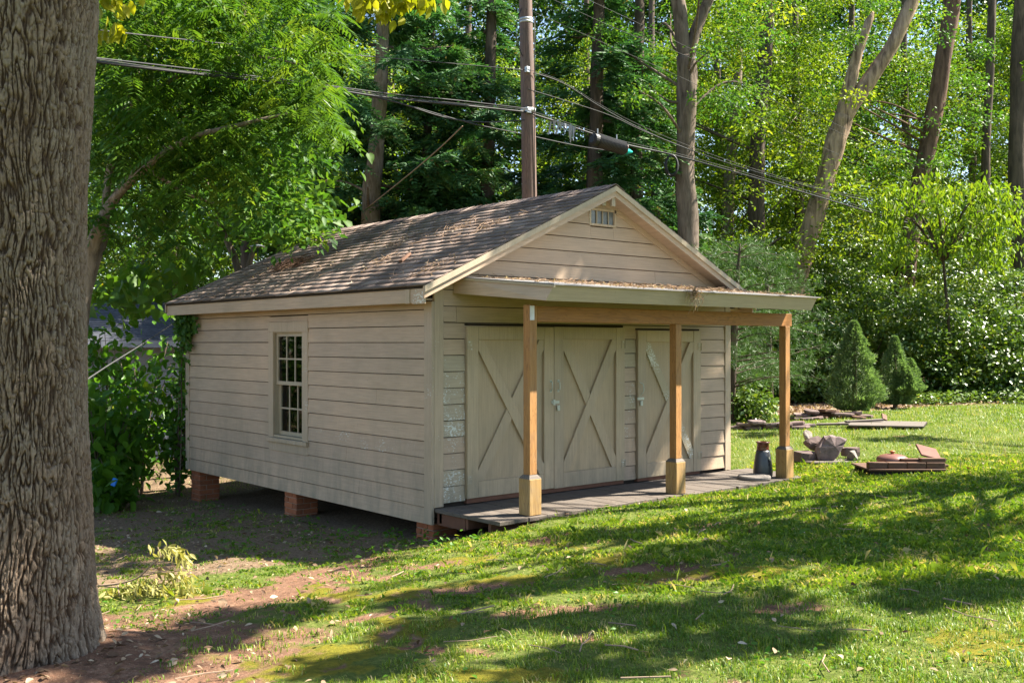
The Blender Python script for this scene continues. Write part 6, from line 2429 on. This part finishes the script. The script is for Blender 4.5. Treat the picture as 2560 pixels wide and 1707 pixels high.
ords = ['first', 'second', 'third', 'fourth', 'fifth', 'sixth', 'seventh', 'eighth', 'ninth', 'tenth']
lays = ['bottom', 'second', 'third', 'top', 'upper', 'uppermost', 'crowning']
pile(1770, 984, 15, 1.4, .4, 5, lambda l, k, m: 'flat slab in the pile behind the right post, %s from the left of its %s layer' % (ords[k], lays[l]), ['slate', 'slate', 'rock'], 'slab pile behind the right porch post', .055, (.30, .22))
pile(1905, 962, 16, 1.6, .5, 6, lambda l, k, m: 'dark slab in the pile before the dwarf spruces, %s from the left of its %s layer' % (ords[k], lays[l]), ['slate', 'rock', 'slate', 'brown_wood'], 'slab pile before the dwarf spruces', .06, (.32, .24))


# ------------------------------------------------------------------ fallen branch, tag, litter and debris
def fallen_branch():
    g = np.random.default_rng(401)
    b = on_ground(330, 1370)
    b[2] = gz1(b[0], b[1])
    root = empty('fallen_branch', b)
    tag(root, 'fallen branch with wilted yellow-green leaves beside the oak', 'branch')
    d = (b - CAM) @ FW
    def q(xd, yd, dd=0.0):
        return at(xd, yd, d + dd) - b
    br = [([q(225, 1345), q(280, 1338), q(318, 1325), q(345, 1300), q(368, 1280), q(362, 1255)], .009),
          ([q(318, 1325), q(360, 1315), q(400, 1312), q(440, 1305)], .006), ([q(345, 1300), q(390, 1265), q(430, 1262)], .005), ([q(270, 1340, .1), q(275, 1375, .0), q(280, 1395, -.1)], .005), ([q(240, 1346, .2), q(330, 1352, .1), q(400, 1340)], .006)]
    tips = []
    for i, (P, r) in enumerate(br):
        Q = spline(P, 6)
        V, F = tube_vf(Q, np.linspace(r, r * .35, len(Q)), 6)
        MB().add(V, F).build('twig', M['twig'], root, True)
        tips.append(Q)
    P = []
    for xd, yd, n, sx, sy in ((395, 1262, 60, 30, 10), (425, 1280, 30, 14, 12), (400, 1325, 70, 34, 12), (430, 1345, 50, 16, 14), (340, 1350, 70, 40, 12), (290, 1365, 60, 30, 16), (250, 1390, 50, 22, 12), (360, 1360, 60, 40, 10), (320, 1340, 40, 30, 10)):
        for _ in range(n):
            P.append(q(xd + g.normal(0, sx * .7), min(yd + g.normal(0, sy * .7), 1398), g.normal(0, .12)))
    P = np.array(P)
    P[:, 2] = np.maximum(P[:, 2], .01)
    n = len(P)
    A_ = norm(g.normal(0, .55, (n, 3)) + RT * .35 + [0, 0, -.75])
    l_ = g.uniform(.05, .085, n)
    V, F, k = oval_vf(P, A_, norm(g.normal(0, .7, (n, 3)) + [0, 0, .6]), l_, l_ * .34, .2)
    np_mesh('leaves', V, F, M['wilted'], root, False, dict(tint=np.repeat(g.random(n), k)))


fallen_branch()

p = at(262, 1107, 13.7)
o = MB().cbox(-.033, .033, -.012, .012, -.055, .055, .008, Matrix.Rotation(VA, 4, 'Z') @ Matrix.Rotation(.35, 4, 'Y')).build('blue_tag', M['blue'], None)
o.location = p
tag(o, 'small bright blue plastic tag hanging in the low shrub', 'tag')


def litter():
    g = np.random.default_rng(411)
    n = 9500
    dep = g.uniform(4.3, 15.5, n)
    lat = g.uniform(-.55, .55, n) * dep
    x, y = CAM[0] + FW[0] * dep + RT[0] * lat, CAM[1] + FW[1] * dep + RT[1] * lat
    clay, moss, mulch, soil, lawn = masks(x, y)
    ok = (g.random(n) < .045 + .8 * soil * (1 - in_shed(x, y)) + .22 * clay) & ~in_shed(x, y)
    x, y, clay, lawn = x[ok], y[ok], clay[ok], lawn[ok]
    n = len(x)
    ta, tr = g.uniform(0, 6.28, 420), .5 + g.random(420) ** 1.6 * 1.3
    x, y, lawn = np.concatenate([x, TRUNK_XY[0] + tr * np.cos(ta)]), np.concatenate([y, TRUNK_XY[1] + tr * np.sin(ta)]), np.concatenate([lawn, np.zeros(420)])
    n = len(x)
    P = np.stack([x, y, gz(x, y) + .012 + .022 * lawn + .07 * sstep(1.1, .4, np.hypot(x - TRUNK_XY[0], y - TRUNK_XY[1]))], 1)
    A_ = norm(g.normal(0, 1, (n, 3)) * [1, 1, .25])
    l_ = g.uniform(.028, .06, n) * (1 + .5 * (g.random(n) > .9))
    V, F, k = oval_vf(P, A_, norm(g.normal(0, .45, (n, 3)) + [0, 0, 1]), l_, l_ * g.uniform(.3, .6, n), .25)
    o = np_mesh('leaf_litter', V, F, M['deadleaf'], None, False, dict(tint=np.repeat(g.random(n), k)))
    tag(o, 'dry fallen leaves scattered over grass and bare soil', 'leaf litter', kind='stuff')
    # mulch of leaves under the spruces
    n = 7000
    xd = g.uniform(1680, 2420, n)
    d = g.uniform(18.5, 25.5, n)
    P = np.array([at(a, 784, b) for a, b in zip(xd, d)])
    _, _, mul, _, _ = masks(P[:, 0], P[:, 1])
    P = P[g.random(n) < mul]
    n = len(P)
    P[:, 2] = gz(P[:, 0], P[:, 1]) + g.random(n) * .03
    A_ = norm(g.normal(0, 1, (n, 3)) * [1, 1, .35])
    V, F = leaves_vf(P, A_, norm(g.normal(0, .5, (n, 3)) + [0, 0, 1]), g.uniform(.05, .11, n), .05, .2)
    o = np_mesh('leaf_mulch', V, F, M['deadleaf'], None, False, dict(tint=np.repeat(g.random(n), 4)))
    tag(o, 'brown leaf mulch along the edge of the woods', 'leaf mulch', kind='stuff')
    # sticks
    tw = MB()
    for _ in range(70):
        dep = g.uniform(4.6, 11)
        lat = g.uniform(-.5, .5) * dep
        x, y = CAM[0] + FW[0] * dep + RT[0] * lat, CAM[1] + FW[1] * dep + RT[1] * lat
        if in_shed(np.array(x), np.array(y)):
            continue
        a = g.uniform(0, 6.28)
        ln = g.uniform(.06, .34)
        pts = []
        for t in (-.5, 0, .5):
            xx, yy = x + math.cos(a + .3 * t) * ln * t, y + math.sin(a + .3 * t) * ln * t
            pts.append((xx, yy, gz1(xx, yy) + .022 + g.uniform(0, .012)))
        tw.tube(np.array(pts), g.uniform(.002, .005), 5)
    o = tw.build('fallen_twigs', M['twig'], None)
    tag(o, 'short dry twigs scattered on the lawn', 'twigs', kind='stuff')


litter()


def straw(name, label, gen, n, ln, r, mat, seed, leaf=0):
    g = np.random.default_rng(seed)
    mb = MB()
    V_, F_ = [], []
    for _ in range(n):
        c, t1, t2, nn = gen(g)
        a = g.uniform(0, 6.28)
        l_ = g.uniform(*ln)
        d_ = t1 * math.cos(a) + t2 * math.sin(a)
        bow = g.normal(0, .15) * l_
        s_ = -t1 * math.sin(a) + t2 * math.cos(a)
        lift = g.random() ** 3 * .05
        mb.tube(np.array([c - d_ * l_ / 2 + nn * .006, c + s_ * bow + nn * (.008 + lift * .5), c + d_ * l_ / 2 + nn * (.006 + lift)]), r * g.uniform(.6, 1.3), 4)
    o = mb.build(name, mat, None)
    tag(o, label, 'debris', kind='stuff')
    if leaf:
        P, Nn = [], []
        for _ in range(leaf):
            c, t1, t2, nn = gen(g)
            P.append(c + nn * g.uniform(.004, .02))
            Nn.append(nn)
        P, Nn = np.array(P), np.array(Nn)
        V, F = leaves_vf(P, norm(g.normal(0, 1, (leaf, 3)) * [1, 1, .3]), norm(Nn + g.normal(0, .4, (leaf, 3))), g.uniform(.02, .05, leaf), .018, .2)
        o2 = np_mesh(name + '_leaves', V, F, M['deadleaf'], o, False, dict(tint=np.repeat(g.random(leaf), 4)))


def gen_roof(g):
    if g.random() < .42:
        s, y = g.choice([(1.35, 4.35), (2.0, 1.6), (1.6, 2.4), (.55, .25), (1.9, .95), (.9, 1.8)], axis=0) + g.normal(0, .16, 2)
    else:
        s, y = g.uniform(.05, 2.7), g.uniform(-.15, 5.8)
    return EDGE + UPS * np.clip(s, .05, SLEN - .1) + np.array([0, np.clip(y, -.2, 6.1), 0]) + NRM * .012, UPS, np.array([0, 1.0, 0]), NRM


straw('roof_debris', 'pine straw and twigs caught on the shingle roof', gen_roof, 420, (.05, .22), .0022, M['debris'], 421, 420)


def gen_clump(g):
    s, y = np.array([1.18, 4.45]) + g.normal(0, 1, 2) * [.10, .20]
    return EDGE + UPS * s + np.array([0, y, 0]) + NRM * (.012 + abs(g.normal(0, .03))), UPS, np.array([0, 1.0, 0]), NRM


straw('twig_clump', 'dark clump of twigs near the far end of the roof', gen_clump, 150, (.08, .30), .003, M['brown_wood'], 422, 60)


def gen_porch(g):
    x = g.uniform(.45, 4.75)
    y = g.uniform(PF, -.08)
    if g.random() < .3:
        x = g.choice([2.3, 2.75, 1.6, 3.1]) + g.normal(0, .1)
        y = -abs(g.normal(.9, .3))
    y = float(np.clip(y, PF, -.08))
    return np.array([x, y, prz(y) + .014]), np.array([1.0, 0, 0]), np.array([0, 1.0, 0]), UP


straw('porch_roof_debris', 'dry leaves and pine straw lying along the porch roof', gen_porch, 520, (.05, .20), .002, M['debris'], 423, 900)


def gen_hang(g):
    x = 2.42 + g.normal(0, .06)
    return np.array([x, PF - .05, pz_f - abs(g.normal(.0, .07)) + .02]), np.array([.3, 0, .95]), np.array([0, -.5, .8]), np.array([0, -1.0, 0])


straw('hanging_straw', 'tuft of pine straw hanging over the porch fascia', gen_hang, 70, (.05, .13), .002, M['debris'], 424, 60)
o = MB().cbox(-.16, .16, -.022, .022, 0, .03, .004).build('wood_offcut', M['brown_wood'], None)
s_, y_ = .92, 1.30
pp = EDGE + UPS * s_ + np.array([0, y_, 0]) + NRM * .014
Mx = Matrix.Identity(4)
for r_ in range(3):
    Mx[r_][0], Mx[r_][1], Mx[r_][2], Mx[r_][3] = (0, 1, 0)[r_], UPS[r_], NRM[r_], pp[r_]
o.matrix_basis = Mx @ Matrix.Rotation(1.0, 4, 'Z')
tag(o, 'brown strip of wood lying on the roof shingles', 'wood strip')


def weeds():
    g = np.random.default_rng(431)
    P, ln = [], []
    spots_ = [(1000, 1230, 60, 26), (1090, 1215, 60, 16), (900, 1235, 30, 10), (930, 1215, 16, 8), (700, 1200, 26, 30), (560, 1180, 20, 40), (780, 1240, 60, 40), (450, 1210, 60, 40), (560, 1265, 40, 30), (480, 1165, 30, 14), (1040, 1255, 40, 50), (850, 1275, 30, 60)]
    for xd, yd, n, sx in spots_:
        for _ in range(n):
            p = on_ground(xd + g.normal(0, sx), min(yd + g.normal(0, 8), 1285))
            if p[0] > .0 and p[1] > -1.1:
                continue
            P.append([p[0], p[1], gz1(p[0], p[1]) + g.uniform(.01, .10)])
            ln.append(g.uniform(.03, .075))
    m = 9000
    dep = g.uniform(4.4, 15.5, m)
    lat = g.uniform(-.52, .52, m) * dep
    x, y = CAM[0] + FW[0] * dep + RT[0] * lat, CAM[1] + FW[1] * dep + RT[1] * lat
    _, _, mul, soil, lawn_ = masks(x, y)
    keep = (noise2(x, y, 1.3, 21.0, 3) + .25 * g.normal(size=m) > .38) & ~in_shed(x, y) & (mul < .3) & (np.hypot(x - TRUNK_XY[0], y - TRUNK_XY[1]) > .8)
    zz = gz(x, y)
    for i in np.nonzero(keep)[0]:
        P.append([x[i], y[i], zz[i] + g.uniform(.012, .035)])
        ln.append(g.uniform(.018, .04))
    P = np.array(P)
    n = len(P)
    A_ = norm(g.normal(0, .8, (n, 3)) * [1, 1, .3] + [0, 0, .1])
    V, F, k = oval_vf(P, A_, norm(g.normal(0, .4, (n, 3)) + [0, 0, 1]), np.array(ln), np.array(ln) * .6, .2)
    o = np_mesh('weeds', V, F, M['shrub'], None, False, dict(tint=np.repeat(np.clip(g.normal(.5, .2, n), 0, 1), k)))
    tag(o, 'low broad-leaved weeds dotted through the lawn and along the shed', 'weeds', kind='stuff')


weeds()
